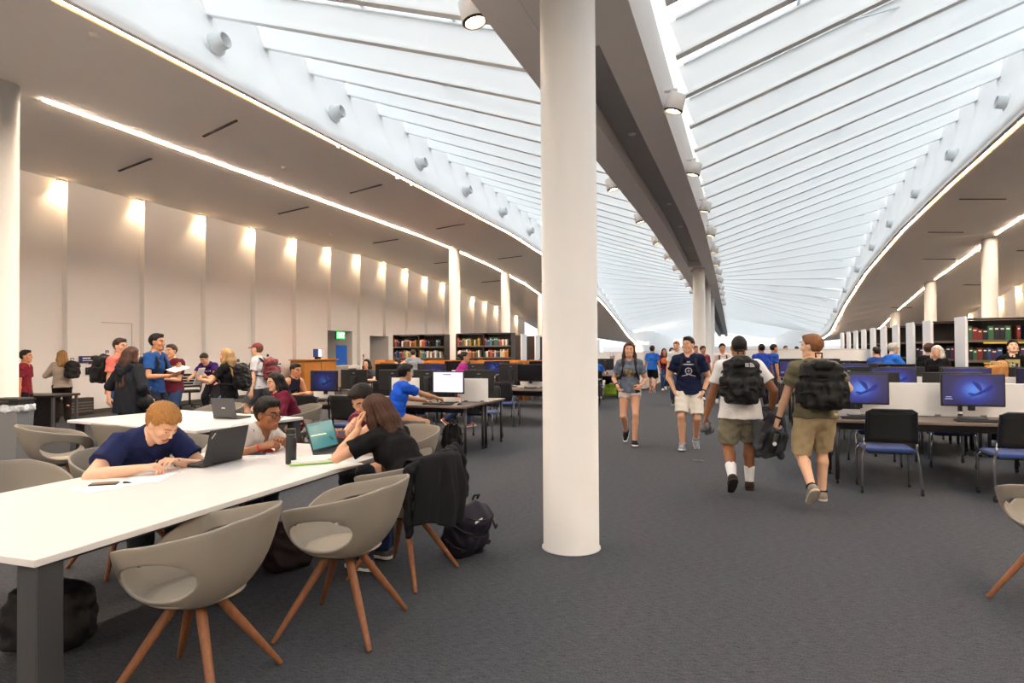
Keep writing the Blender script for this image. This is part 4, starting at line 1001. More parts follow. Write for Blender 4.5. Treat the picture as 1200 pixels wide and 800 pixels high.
        if T == 'polo' or (len(top) > 2 and top[2] == 'jacket'):
            C_ = Sdf(max(.007, h*.8)); pts = [N+(math.cos(a)*rts*.066+math.sin(a)*fw*.062+fw*.012-d3*(.012+.018*math.sin(a)))*s for a in np.linspace(0, 2*PI, 13)]
            C_.chain(pts, [.016*s]*13, .01); to_obj('collar', C_.mesh(), fabric(top[0]), sho)
    # lower garment
    if bottom and legs:
        G = Sdf(h*1.05 if h > .006 else h*1.3); wz = P+d1*((hemz+.05) if top else .055)*s; bt = bottom[1]; off = {'shorts': .022, 'pants': .014, 'jeans': .012, 'briefshorts': .012, 'skirt': .02}[bt]*s
        cl = [(d1, d1@wz)]
        G.econe(S0-d1*.02*s, S1, .160*wid+.006*s, .146*wid+.008*s, .70, rt0, .03, clip=cl)
        for nm, Hp in (('L', HL), ('R', HR)):
            K, A = J['K'+nm], J['A'+nm]; u = nrm(K-Hp)
            if bt in ('shorts', 'briefshorts'):
                f = (.86 if len(bottom) < 3 else bottom[2]); e = Hp+(K-Hp)*f; G.cone(Hp, e+u*.05, .093*wid+off*.7, (.093-.030*f)*wid+off*1.15, .03, clip=[(u, u@e)]+cl)
            else:
                G.cone(Hp, K, .094*wid+off*.8, .063*wid+off*1.3, .03, clip=cl); u2 = nrm(A-K); e = A+u2*.015*s; G.cone(K, e+u2*.05, .064*wid+off*1.2, .050*s+off, .03, clip=[(u2, u2@e)])
        to_obj({'shorts': 'shorts', 'pants': 'trousers', 'jeans': 'jeans', 'briefshorts': 'shorts', 'skirt': 'skirt'}[bt], G.mesh(**wv(.0045 if h < .01 else .003, seed+5)), fabric(bottom[0]), o)
    if shoes and legs:
        for nm in 'LR':
            A = J['A'+nm]; td, ud = J['T'+nm]; r_ = np.cross(td, ud); bot = A-ud*.083*s
            if socks:
                G = Sdf(max(.007, h*.8)); K = J['K'+nm]; G.cone(A-ud*.03*s, A+(K-A)*socks[1], .041*s, .05*wid, .02, clip=[(nrm(K-A), nrm(K-A)@(A+(K-A)*(socks[1]-.02)))]); to_obj('sock', G.mesh(), fabric(socks[0]), o)
            G = Sdf(max(.006, h*.75)); cl = [(-ud, -(ud@(bot+ud*.02*s)))]
            G.cone(A-td*.035*s-ud*.04*s, A+td*.06*s-ud*.045*s, .043*s, .042*s, .02, clip=cl); G.cone(A+td*.05*s-ud*.05*s, A+td*.135*s-ud*.058*s, .043*s, .034*s, .02, clip=cl); G.cone(A-td*.012*s-ud*.04*s, A-td*.005*s-ud*.003*s, .042*s, .043*s, .02, clip=cl+[(ud, ud@(A+ud*.008*s))])
            sh_ = to_obj('shoe', G.mesh(), fabric(shoes[0]), o)
            G = Sdf(max(.006, h*.75)); cl = [(-ud, -(ud@bot)), (ud, ud@(bot+ud*.026*s))]; G.cone(A-td*.035*s-ud*.07*s, A+td*.06*s-ud*.07*s, .046*s, .046*s, .01, clip=cl); G.cone(A+td*.06*s-ud*.07*s, A+td*.145*s-ud*.07*s, .046*s, .038*s, .01, clip=cl); to_obj('sole', G.mesh(), plain(shoes[1], .6), sh_)
    J.update(P=P, N=N, S1=S1, S2=S2, S3=S3, d1=d1, d2=d2, d3=d3, fw=fw, rts=rts, O=O, hp=hp, HR=HRm, s=s, obj=o, fat=fat)
    return J
def decal(J, polys, mats, name='print', back=False, lift=.007, c=(0, 0), org=None):
    """thin printed shapes laid on the garment surface; polys: (points in metres right/up on the chest, material index)"""
    sho = J['shirt']; me = sho.data; bv = BVHTree.FromPolygons([v.co for v in me.vertices], [tuple(p.vertices) for p in me.polygons])
    o0 = J['S2'] if org is None else org; u = J['d2']; r = J['rts']; f = np.cross(u, r)*(-1 if back else 1); r = r*(1 if not back else -1); b = MB()
    for pts, mi in polys:
        bm2 = bmesh.new(); bm2.faces.new([bm2.verts.new((x, y, 0)) for x, y in pts]); bmesh.ops.triangulate(bm2, faces=bm2.faces[:])
        for _ in range(2): bmesh.ops.subdivide_edges(bm2, edges=[e for e in bm2.edges if e.calc_length() > .02], cuts=1)
        bmesh.ops.triangulate(bm2, faces=bm2.faces[:]); mp = {}
        for v in bm2.verts:
            # the wearer's right is to the left as seen from the front
            p = o0+u*(v.co.y+c[1])-r*(v.co.x+c[0])*1.0+f*.5
            hit = bv.ray_cast(Vector(p), Vector(-f), 1.)
            q = hit[0] if hit[0] is not None else Vector(p-f*.38)
            mp[v] = b.bm.verts.new(q+Vector(f)*lift)
        for fc in bm2.faces:
            g = b.bm.faces.new([mp[v] for v in fc.verts]); g.material_index = mi
        bm2.free()
    bmesh.ops.solidify(b.bm, geom=b.bm.faces[:], thickness=.001)
    return b.build(name, mats, sho)
def rect(x, y, w, h): return [(x-w/2, y-h/2), (x+w/2, y-h/2), (x+w/2, y+h/2), (x-w/2, y+h/2)]
# ---------------------------------------------------------------- computer desks in rows
ROWN = ['nearest', 'second', 'third', 'fourth', 'fifth']
def bench(x0, x1, yf, dep, side, rown, n, mons_f, mons_b, chairs_f, chairs_b, divs, mw=.61, mh=.36):
    w = (x1-x0)/n; g = 'computer desks on the %s side' % side; r_ = '%s %s row' % (rown, side)
    for k in range(n):
        xc = x0+w*(k+.5); q = NUM[k if side == 'right' else n-1-k]
        desk(xc, yf+dep/2, 0, round(w, 3)-.006, dep-.01, 'dark computer desk, near side of the %s, %s from the aisle' % (r_, q), g)
        desk(xc, yf+dep*1.5, PI, round(w, 3)-.006, dep-.01, 'dark computer desk, far side of the %s, %s from the aisle' % (r_, q), g)
    for q, (x, kind) in enumerate(mons_f):
        d = {'eagle': 'bright blue bird-picture monitor', 'dim': 'dim monitor with faint bird', 'white': 'pale lavender page monitor', 'off': 'blank black monitor'}[kind]
        monitor(x, yf+dep*.62, 0, '%s, near side of the %s, %s from aisle' % (d, r_, NUM[q]), kind, mw, mh)
        if kind != 'off' or q % 2: keyboard(x-.02, yf+.19, 0, 'black keyboard, near side of the %s, %s from aisle' % (r_, NUM[q])); mouse(x+.32, yf+.2, 'black mouse, near side of the %s, %s from aisle' % (r_, NUM[q]))
    for q, x in enumerate(mons_b): monitor(x, yf+dep*1.38, PI, 'black monitor back, far side of the %s, %s from aisle' % (r_, NUM[q]), 'eagle', mw, mh)
    for q, (x, dy, r) in enumerate(chairs_f): task_chair(x, yf+dy-.16, r, 'blue-seated chair, near side of the %s, %s from aisle' % (r_, NUM[q]))
    for q, (x, dy, r) in enumerate(chairs_b): task_chair(x, yf+2*dep+dy+.16, PI+r, 'blue-seated chair, far side of the %s, %s from aisle' % (r_, NUM[q]))
    for q, (x, dw, dh) in enumerate(divs): divider(x, yf+dep, dw, dh, 'white privacy panel, middle of the %s, %s from aisle' % (r_, NUM[q]))
# right side
bench(1.05, 5.53, 7.95, .72, 'right', 'nearest', 2, [(1.40, 'eagle'), (2.52, 'eagle'), (3.64, 'dim'), (4.76, 'eagle')], [1.62, 2.47, 3.5, 4.6], [(1.55, .05, 0), (2.68, -.02, .06), (3.75, 0, -.05)], [(1.75, -.1, 0), (2.6, .05, .1), (3.7, 0, 0)], [(1.95, 1.0, .385), (3.0, 1.0, .385), (4.1, 1.0, .385)])
bench(1.05, 5.53, 10.45, .72, 'right', 'second', 2, [(1.35, 'dim'), (2.27, 'eagle'), (3.2, 'eagle'), (4.1, 'dim'), (5, 'off')], [1.75, 2.5, 3.3, 4.2], [(1.6, .1, 0), (2.8, .1, 0), (4, 0, 0)], [(2.0, 0, 0), (3.0, 0, 0)], [(1.75, .9, .36), (2.8, .9, .36), (3.9, .9, .36)])
bench(1.05, 3.29, 13.0, .70, 'right', 'third', 1, [(1.35, 'eagle'), (2.1, 'eagle'), (2.85, 'off')], [1.6, 2.4], [(1.45, .1, 0)], [(1.7, 0, 0)], [(1.6, .9, .36), (2.6, .9, .36)])
bench(1.05, 3.29, 16.0, .70, 'right', 'fourth', 1, [(1.35, 'eagle'), (2.1, 'off'), (2.85, 'off')], [1.6, 2.5], [(1.5, .1, 0), (2.6, .1, 0)], [], [(1.6, .9, .36)])
bench(1.05, 3.29, 19.2, .70, 'right', 'fifth', 1, [(1.4, 'off'), (2.5, 'off')], [1.6, 2.5], [(1.6, .1, 0)], [], [(2.0, .9, .36)])
# left side
bench(-6.95, -3.58, 8.4, .82, 'left', 'nearest', 2, [(-4.10, 'white'), (-6.33, 'dim')], [-3.84, -5.4, -6.15, -4.75], [(-5.95, -.15, .1), (-5.25, -.12, -.12)], [(-4.1, .1, 0), (-5.3, 0, .1)], [(-3.80, .46, .36), (-5.0, .5, .36), (-6.55, .4, .36)], .52, .34)
task_chair(-4.52, 8.0, -.75, 'chair with blue seat turned to the right under the boy in the bright blue shirt')
bench(-8.4, -3.4, 12.3, .72, 'left', 'second', 2, [(-7.4, 'off'), (-6.2, 'dim'), (-4.0, 'off')], [-4.6, -5.5, -6.6, -7.6], [(-4.37, .1, 0), (-5.7, .0, .15), (-7, 0, 0)], [(-5, 0, 0), (-6.6, 0, 0)], [(-4.0, .6, .36), (-5.6, .6, .36), (-7.2, .6, .36)], .56, .36)
bench(-8.4, -3.4, 16.0, .72, 'left', 'third', 2, [(-7.4, 'off'), (-6.2, 'dim'), (-4.9, 'off')], [-3.9, -5.0, -6.2, -7.4], [(-4.2, .1, 0), (-5.6, .0, .1), (-6.9, 0, 0)], [(-4.4, 0, 0), (-6.6, 0, 0)], [(-4.4, .9, .36), (-6, .9, .36)], .56, .36)
bench(-6.6, -3.3, 19.6, .72, 'left', 'fourth', 1, [(-4.6, 'off'), (-5.7, 'off')], [-3.9, -5.0], [(-5.6, 0, 0)], [(-5.2, .1, 0)], [(-4.6, .9, .36)], .56, .36)
# bags on the floor and hanging things
def bag(name, label, cat, loc, sz, col, rz=0, lean=0, straps=True, logo=None, seed=0, group=None, rough=None):
    G = Sdf(.011); w, d, hh = sz; R = rot_axis((1, 0, 0), -lean)
    U = lambda x, y, z: R @ V3(x, y, z)
    G.econe(U(0, 0, min(w, hh)*.42), U(0, 0, hh-min(w, hh)*.42), w*.5, w*.44, d/w, R[:, 0], .05); G.rbox(U(0, d*.10, hh*.30), V3(w*.40, d*.5, hh*.24), R, .04, .03)
    G.rbox(U(0, 0, hh*.45), V3(w*.47, d*.42, hh*.42), R, .06, .04); G.ell(U(0, d*.14, hh*.68), V3(w*.36, d*.42, hh*.17), R, .03)
    if hh > .49:                                                     # big packs: outer pouches and ridges
        for sx, zz, ww, hz in ((0, .80, .30, .09), (-.2, .40, .15, .16), (.2, .40, .15, .16), (0, .22, .34, .08)): G.rbox(U(w*sx, d*.52, hh*zz), V3(w*ww*.5+.03, .045, hh*hz*.8), R, .025, .012)
        for sg in (-1, 1): G.rbox(U(sg*w*.5, 0, hh*.34), V3(.035, d*.28, hh*.2), R, .02, .012)
    mm = mat('nylon_'+col, col, .6, spec=.3, var=.15, scale=40, bump=.3, bscale=400)
    v, q = G.mesh(fold=.009, fold_wl=.10, seed=seed); v[:, 2] = np.maximum(v[:, 2], .002); o = to_obj(name, (v, q), mm); o.location = loc; o.rotation_euler = (0, 0, rz); tag(o, label, cat, group)
    md = plain('0e0e10', .6); b = MB(); P_ = lambda x, y, z: tuple(U(x, y, z))
    b.tube([P_(-.025, -d*.2, hh*.98), P_(-.03, -d*.2, hh*1.06), P_(.03, -d*.2, hh*1.06), P_(.025, -d*.2, hh*.98)], .009, 6).build('grab_handle', md, o)
    zb = MB()
    for zz, yy in ((.56, .62), (.84, .5)): zb.tube([P_(w*.44*math.sin(a), d*yy*math.cos(a)*(1 if zz < .6 else .95), hh*zz-.03*math.cos(a)*0) for a in np.linspace(-1.25, 1.25, 11)], .0045, 5)
    zb.build('zip', plain('08080a', .4), o)
    if hh > .4:
        for sg in (-1, 1):
            for zz in (.30, .62): MB().tube([P_(sg*w*.53, -d*.15, hh*zz), P_(sg*w*.52, d*.30, hh*zz+.01), P_(sg*w*.36, d*.60, hh*zz+.015)], .009, 6).box(P_(sg*w*.44, d*.52, hh*zz+.014), (.03, .02, .028), bev=.005).build('side_strap', md, o)
    if straps:
        for sg in (-1, 1): MB().tube([P_(sg*w*.22, -d*.35, hh*.93), P_(sg*w*.27, -d*.78, hh*.72), P_(sg*w*.3, -d*.72, hh*.4), P_(sg*w*.36, -d*.35, hh*.1)], .017, 6).build('strap', md, o)
    return o
bag('backpack', 'black backpack on the floor under the desk of the boy in the blue shirt', 'backpack', (-3.95, 8.72, 0), (.30, .2, .44), '17171a', .5, .15)
o_ = bag('backpack', 'black and purple backpack slumped on the floor beside the chair with the jacket', 'backpack', (-1.98, 4.46, 0), (.34, .24, .46), '1e1928', -1.9, .5, seed=3, straps=False)
MB().box((.06, .262, .28), (.08, .012, .03), (-.5, .2, 0), bev=.004).build('reflector', plain('e6e6ea', .3), o_)
bag('bag', 'dark bag on the floor under the near end of the long white table', 'bag', (-3.35, 2.35, 0), (.4, .28, .36), '1a191b', .3, .1, seed=4, straps=False)
bag('backpack', 'dark maroon and black backpack on the floor under the middle of the long table', 'backpack', (-2.95, 3.75, 0), (.34, .24, .36), '2a1a1c', 1.2, .1, seed=5, straps=False)
bag('bag', 'bright lime green bag on the floor under the desks beyond the big column', 'bag', (-3.75, 20.9, 0), (.5, .34, .42), 'c2ff55', 0, .1, straps=False, seed=6)
# jacket over a chair back
def jacket(loc, rz):
    m = mat('jacket_black', '1a1a1d', .85, spec=.2, bump=.35, bscale=300)
    nu, nv = 40, 34; P_ = []
    for j in range(nv):
        v = j/(nv-1)
        for i in range(nu):
            u = i/(nu-1)*2-1; x = u*.215-.06
            yb = -.345+.10*(abs(x/.26)**2.2); zt = .83-.02*u*u
            f = .016*math.sin(u*9+v*2)+.010*math.sin(u*17+1.3+3*v)+.008*math.sin(v*9+u*4)
            if v < .28: t = v/.28; y = yb+.085-.045*t; z = zt-.20*(1-t)-.01; f *= .3
            elif v < .42: t = (v-.28)/.14; a = PI*t; y = yb+.04-.035+.035*math.cos(a); z = zt+.014*math.sin(a); f *= .2
            else: t = (v-.42)/.58; y = yb-.03-.055*math.sin(min(1, t*1.3)*PI*.5)+.03*t; z = zt-.42*t*(1+.10*math.sin(u*3+1)); f *= min(1, t*2); x *= 1+.10*t
            P_.append((x+.4*f, y-f, z))
    b = MB(); b.faces(P_, [(j*nu+i, j*nu+i+1, (j+1)*nu+i+1, (j+1)*nu+i) for j in range(nv-1) for i in range(nu-1)])
    o = b.build('jacket', m, None, True, loc, rz); md = o.modifiers.new('s', 'SOLIDIFY'); md.thickness = .014; md.offset = 1; o.modifiers.new('u', 'SUBSURF').levels = 1; o.modifiers['u'].render_levels = 1
    for pts, rs in (([(.10, -.31, .835), (.185, -.305, .845), (.24, -.32, .76), (.262, -.33, .62), (.27, -.33, .52)], [.05, .05, .046, .042, .04]), ([(-.23, -.27, .81), (-.295, -.25, .77), (-.31, -.24, .62), (-.295, -.24, .46), (-.28, -.235, .38)], [.05, .052, .05, .046, .043])):
        G = Sdf(.008)
        for k in range(len(pts)-1): G.econe(pts[k], pts[k+1], rs[k], rs[k+1], .5, (1, .3, .2), .03)
        to_obj('sleeve', G.mesh(fold=.006, fold_wl=.07, seed=int(rs[-1]*1e4)), m, o)
    C_ = Sdf(.008); C_.chain([(-.12, -.30, .835), (0, -.325, .845), (.12, -.30, .835)], [.02, .024, .02], .01); to_obj('collar', C_.mesh(), m, o)
    return tag(o, 'black jacket draped over the back of the third tub chair', 'jacket')
jacket((-2.13, 3.9, 0), PI/2-.1)
# ---------------------------------------------------------------- bookcases and books
M_SH = mat('dark_shelf', '3a3230', .5, var=.1, scale=8); M_SHW = mat('shelf_edge', '6e635c', .5)
BC = ['7c2f2a', '2f4a7a', 'c9b894', '3c6b4a', '8a5a2e', 'd7d2c6', '51324f', '2b2b30', 'a8872f', '4b7f8c', 'b5553a', 'e4e0d4']
BCN = {'7c2f2a': 'dark red', '2f4a7a': 'navy blue', 'c9b894': 'beige', '3c6b4a': 'green', '8a5a2e': 'brown', 'd7d2c6': 'pale grey', '51324f': 'plum', '2b2b30': 'black', 'a8872f': 'mustard', '4b7f8c': 'teal', 'b5553a': 'rust', 'e4e0d4': 'cream'}
BOOK = {}
def book(x, y, z, w, hh, d, col, label, group, rz=0, lean=0.):
    k = (round(w, 3), round(hh, 2), col)
    if k not in BOOK:
        b = MB().box((0, 0, hh/2), (w, d, hh), bev=.004); b.m(1).box((0, .004, hh/2+.0005), (w*.7, d-.012, hh-.003)).box((0, -d/2-.0006, hh*.78), (w*.6, .001, hh*.1)); o = BOOK[k] = b.build('book', [plain(col, .6), plain('ece5d5', .8)])
        o['category'] = 'book'
    else: o = dup(BOOK[k])
    o['label'] = label; o['group'] = group; o.location = (x, y, z); o.rotation_euler = (0, lean, rz)
def bookcase(x0, x1, y, hgt, sections, label, cat, where, shelves, depth=.42, rz=0, fill=(1, 2, 3), end_white=False, bw=(.05, .075), n_books=13, pal=BC, gaps=.1, yellow=False):
    t = thing('bookcase', label, 'bookcase', (x0, y, 0), rz, cat); w = x1-x0
    for k in range(sections+1):
        xx = w*k/sections; MB().box((xx, 0, hgt/2), (.03, depth, hgt), bev=.003).build('side_panel', mat('white_panel', 'eef0f2', .4) if end_white and k == 0 else M_SH, t)
    MB().box((w/2, 0, hgt-.012), (w, depth, .025)).build('top_panel', M_SH, t); MB().box((w/2, depth/2-.01, hgt/2), (w, .012, hgt-.06)).build('back_panel', M_SH, t)
    if end_white: MB().box((-.03, 0, hgt/2+.01), (.04, depth+.1, hgt+.05), bev=.004).build('end_panel', mat('white_panel', ''), t)
    zs = [hgt*(.06+.92*i/shelves) for i in range(shelves)]
    for i, z in enumerate(zs):
        for k in range(sections):
            a = w*k/sections; b_ = w*(k+1)/sections
            MB().box(((a+b_)/2, -.0, z), (b_-a-.032, depth-.02, .022)).box(((a+b_)/2, -depth/2+.004, z-.012), (b_-a-.032, .012, .045)).build('shelf', M_SHW, t)
            if i in fill:
                x = a+.03; cnt = 0
                while cnt < n_books and x < b_-.09:
                    bwid = random.choice((bw[0], (bw[0]+bw[1])/2, bw[1])); hh = random.choice((.2, .23, .26)); col = random.choice(pal)
                    if random.random() > gaps:
                        p = rotz(rz) @ Vector((x+bwid/2, -depth/2+.13, 0))
                        book(x0+p.x, y+p.y, z+.0115, bwid-.003, hh, .2, col, '%s book on the %s shelf up of %s' % (BCN[col], NUM[i], where), '%s books on the %s shelf up of %s' % (BCN[col], NUM[i], where), rz)
                    x += bwid; cnt += 1
    return t
bookcase(-11.2, -9.25, 20, 2.07, 2, 'dark bookcase with books left of the far round column', 'dark bookcases', 'the bookcase left of the far column', 5, fill=(3, 4), gaps=.15)
bookcase(-8.8, -6.85, 20, 2.09, 2, 'dark bookcase with colourful books right of the far round column', 'dark bookcases', 'the bookcase right of the far column', 5, fill=(3, 4), gaps=.08)
# book stacks with white end panels, seen end on
def stack(x, y, sg, L, label, grp, fr=True, fill=(), n=11, where=''):
    t = bookcase(x, x+L, y, 2.07, 2, label, grp, where, 5, .5, 0, fill, True, (.06, .09), n, pal=['2b2b30', '2b2b30', '7c2f2a', '51324f', '2f4a7a', '3c6b4a'] if fill else BC)
    if sg < 0:
        t.rotation_euler = (0, 0, PI)
    return t
for i in range(9): stack(-7.35, 22.6+1.75*i, -1, 2.6, 'white-ended book stack beyond the left bookcases, %s from the near end of its row' % NUM[i], 'left book stacks')
for i in range(10): stack(4.0 if i else 4.2, 14.5+1.42*i, 1, 4.6 if i == 0 else 3, 'white-ended book stack on the right, %s from the near end of its row' % NUM[i], 'right book stacks', fill=(3, 4) if i == 0 else ((3,) if i in (1, 2) else ()), n=22 if i == 0 else 8, where='the %s right book stack' % ORD[i])
for k, (zz, xx) in enumerate(((.83, .85), (1.22, .85), (1.6, .85))):
    tag(MB().box((4.25+.1+xx, 14.25-.03, zz), (1.5, .006, .028)).build('shelf_label', plain('e0c21e', .5)), 'yellow label strip along a shelf of the nearest right book stack, %s up' % NUM[k], 'label strip', 'yellow shelf labels')
# wooden reading carrels in front of the left bookcases
M_OAK = mat('oak', 'b9782f', .5, var=.25, scale=6, stretch=(1, 1, 8))
def carrel(x, y, w, label):
    t = thing('reading_carrel', label, 'reading desk', (x, y, 0), 0, 'oak reading carrels')
    MB().box((0, 0, .74), (w, .7, .03), bev=.004).build('desktop', M_OAK, t); MB().box((0, .33, .95), (w, .03, .52), bev=.003).build('back_panel', M_OAK, t)
    for s in (-1, 1): MB().box((s*(w/2-.015), 0, .6), (.03, .68, 1.2), bev=.003).build('side_panel', M_OAK, t)
    MB().box((0, .16, 1.13), (w-.06, .3, .025)).build('shelf', M_OAK, t)
for i, (x, w) in enumerate(((-10.3, 1.5), (-8.6, 1.6), (-6.9, 1.6), (-5.4, 1.1))): carrel(x, 18.6, w, ['oak reading carrel in front of the left dark bookcase', 'oak reading carrel in front of the far round column', 'oak reading carrel in front of the right dark bookcase', 'oak reading carrel beside the white column edge'][i])
# oak service counter, copier, blue banner by the left wall
t = thing('service_counter', 'oak service counter against the left wall near the lit exit sign', 'counter', (-14.45, 19.75, 0), 0)
MB().box((0, 0, .6), (.6, 1.9, 1.2), bev=.01).build('body', M_OAK, t); MB().box((.02, 0, 1.215), (.72, 2.0, .035), bev=.006).build('countertop', mat('oak_top', 'd9962f', .4, var=.15, scale=6, stretch=(1, 6, 1)), t); MB().box((.305, 0, .6), (.012, .02, 1.1)).build('panel_joint', plain('70481f'), t)
t = thing('display_monitor', 'small monitor standing on the oak service counter', 'monitor', (-14.4, 19.9, 1.235)); MB().box((0, 0, .22), (.03, .5, .3), bev=.005).build('screen_housing', M_BLK, t); MB().box((.017, .12, .22), (.002, .2, .26)).build('screen', screen_mat('screen_pale', 'd8dcea', .6), t); MB().box((.017, -.12, .22), (.002, .24, .26)).build('screen', screen_mat('screen_navy', '22305f', .4), t); MB().box((0, 0, .04), (.14, .2, .08), bev=.01).build('stand', M_BLK, t)
t = thing('copier', 'grey and black office copier beside the oak counter', 'copier', (-14.3, 21.6, 0)); MB().box((0, 0, .42), (.65, .8, .84), bev=.02).build('body', plain('c9c6c2', .5), t); MB().box((.05, 0, .9), (.6, .8, .12), bev=.015).build('scanner_lid', plain('d8d5d2', .5), t); MB().box((.335, -.1, .8), (.012, .5, .08)).build('paper_slot', M_DARK, t)
for z in (.18, .36, .54): MB().box((.33, 0, z), (.012, .7, .15), bev=.004).build('drawer', plain('4b4b4e', .5), t)
t = thing('banner', 'bright blue hanging panel in the doorway under the exit sign', 'banner', (-15.0, (D1[0]*.75+D1[1]*.25), 0)); b = MB()
b.box((0, 0, 1.25), (.02, .75, 1.0), bev=.003).build('panel', fabric('2a63c8'), t); MB().cyl((0, -.4, 1.77), (0, .4, 1.77), .015).build('rail', plain('b8b8b8', .3, .9), t); MB().cyl((0, 0, 0), (0, 0, .8), .015).cyl((0, 0, 0), (0, 0, .015), .2).build('stand', plain('b8b8b8', .3, .9), t)
# exit sign, fire alarm, wall sign, switch, grille
FONT = {'E': ["###", "#..", "##.", "#..", "###"], 'X': ["#.#", "#.#", ".#.", "#.#", "#.#"], 'I': ["###", ".#.", ".#.", ".#.", "###"], 'T': ["###", ".#.", ".#.", ".#.", ".#."]}
t = thing('exit_sign', 'green lit exit sign above the doorway in the left wall', 'exit sign', (XLW+.12, D1[0]+.45, 2.16))
MB().box((0, 0, 0), (.06, .62, .32), bev=.01).build('sign_box', plain('2f6a3c', .5), t); MB().box((.0315, 0, 0), (.002, .58, .28)).build('lit_face', mat('exit_green', '12b84a', .4, emit='10c850', es=.9), t)
b = MB()
for i, ch in enumerate('EXIT'):
    for r, row in enumerate(FONT[ch]):
        for c, q in enumerate(row):
            if q == '#': b.box((.033, -.21+i*.125+c*.033, .08-r*.04), (.002, .033, .04))
b.build('lettering', mat('exit_white', 'eafff0', .4, emit='eafff0', es=1.2), t); MB().box((-.06, 0, .1), (.08, .05, .05)).build('bracket', plain('d8d8d8'), t)
t = thing('fire_alarm', 'small red fire alarm pull on the wall between the two doorways', 'fire alarm', (XLW-.05, D1[1]+.65, 1.25)); MB().box((0, 0, 0), (.07, .22, .26), bev=.015).build('alarm_box', plain('b3202a', .4), t); MB().box((.04, 0, -.03), (.012, .12, .04), bev=.004).build('pull_bar', plain('f0f0f0'), t)
t = thing('wall_sign', 'dark blue room sign with white writing on the panelled wall', 'sign', (XLW+.0, 11.66, 1.35)); MB().box((0, 0, 0), (.02, .48, .17), bev=.004).build('sign_plate', plain('1d2b63', .4), t); b = MB()
for r, (n_, sz) in enumerate(((7, .032), (9, .018))):
    for k in range(n_): b.box((.0115, -.16+.32*(k+.5)/n_, .03-r*.06), (.002, .32/n_*.7, sz))
b.build('lettering', plain('f2f2f2', .5), t)
t = thing('card_reader', 'small black card reader on the wall under the blue sign', 'switch', (XLW+.0, 11.66, 1.06)); MB().box((0, 0, 0), (.03, .13, .18), bev=.008).build('reader_body', plain('1a1a1c', .4), t); MB().box((.016, 0, .04), (.002, .07, .05)).build('keypad', plain('55585c'), t)
t = thing('floor_grille', 'low dark box with louvres standing against the panelled wall', 'vent', (XLW+.2, 11.2, 0)); MB().box((0, 0, .22), (.22, .75, .4), bev=.01).build('grille_frame', plain('3c3733', .6), t); b = MB()
for z in (.1, .17, .24, .31): b.box((.113, 0, z), (.012, .66, .03))
b.build('louvre', plain('6b635c', .5), t)
# waste bins
t = thing('recycling_bin', 'grey recycling bin with a white liner and black lid left of the tub chairs', 'bin', tuple(atd(13, 533, 8.85)[:2])+(0,), math.radians(19))
b = MB(); b.prism([(-.2, -.16), (.2, -.16), (.2, .16), (-.2, .16)], 0, .76); o = b.build('bin_body', mat('bin_grey', '8f9194', .35, metal=.3, spec=.5), t)
for v in o.data.vertices:
    if v.co.z < .1: v.co.x *= .86; v.co.y *= .86
G = Sdf(.01); G.rbox((0, 0, .76), (.215, .175, .045), np.eye(3), .02); to_obj('liner', G.mesh(fold=.012, fold_wl=.09), plain('d9dde3', .3), t)
MB().box((0, 0, .855), (.42, .34, .09), bev=.02).build('lid', plain('1b1b1c', .5), t); MB().box((0, -.175, .855), (.2, .012, .03), bev=.005).build('lid_handle', plain('3a3a3c'), t)
# dark side table and office chairs at the back left
t = thing('side_table', 'dark side table behind the recycling bin, woman in beige blouse beside it', 'table', (-12.35, 8.5, 0), .3); MB().box((0, 0, .72), (1.1, .7, .04), bev=.006).build('tabletop', plain('1f1c1b', .4), t)
for sx in (-1, 1):
    for sy in (-1, 1): MB().box((sx*.5, sy*.3, .35), (.04, .04, .7)).build('leg', plain('77787a', .3, .7), t)
MB().box((-.25, .28, .36), (.7, .02, .62)).build('modesty_panel', plain('191818', .5), t)
def office_proto():
    t = thing('office_chair', '-', 'chair', (0, 0, 0), 0, 'dark mesh office chairs')
    MB().box((0, 0, .46), (.48, .47, .07), bev=.03, seg=3).build('seat', plain('202124', .8), t)
    b = MB()
    for k in range(5): b.box((0, -.25-.012*k, .6+.075*k), (.42-.01*k, .022, .06), bev=.008)
    b.build('backrest', M_MESH, t); MB().tube([(-.22, -.24, .56), (-.21, -.3, .93), (.21, -.3, .93), (.22, -.24, .56)], .014, 8).build('back_frame', plain('2c2d30', .4), t)
    MB().cyl((0, 0, .1), (0, 0, .43), .028).build('gas_lift', plain('3a3a3c', .3, .8), t)
    for s in (-1, 1): MB().tube([(s*.25, -.1, .46), (s*.28, -.08, .66), (s*.28, .14, .67)], .018, 8).build('armrest', plain('17171a'), t)
    for k in range(5):
        a = 2*PI*k/5; MB().tube([(0, 0, .12), (.28*math.cos(a), .28*math.sin(a), .07)], [.025, .018], 8).cyl((.28*math.cos(a), .28*math.sin(a)-.012, .028), (.28*math.cos(a), .28*math.sin(a)+.012, .028), .028, n=12).build('base_arm', plain('202022'), t)
    return t
oc = office_proto(); oc['label'] = 'dark mesh office chair by the panelled wall, left of the purple-shirted man'; oc.location = (-13.95, 13.6, 0); oc.rotation_euler = (0, 0, .9)
dup(oc, (-12.7, 14.6, 0), PI-.3, 'dark mesh office chair pushed up to the round side table at the wall')
t = thing('round_table', 'small dark table by the wall in front of the purple-shirted man', 'table', (-13.0, 13.65, 0)); MB().lathe([(0, .7), (.42, .7), (.43, .715), (.42, .73), (0, .73)], n=32).build('tabletop', plain('2a2726', .5), t); MB().cyl((0, 0, .02), (0, 0, .7), .035).build('pedestal', plain('55565a', .3, .7), t); MB().lathe([(0, 0), (.26, 0), (.25, .02), (0, .03)], n=28).build('foot', plain('55565a', .3, .7), t)
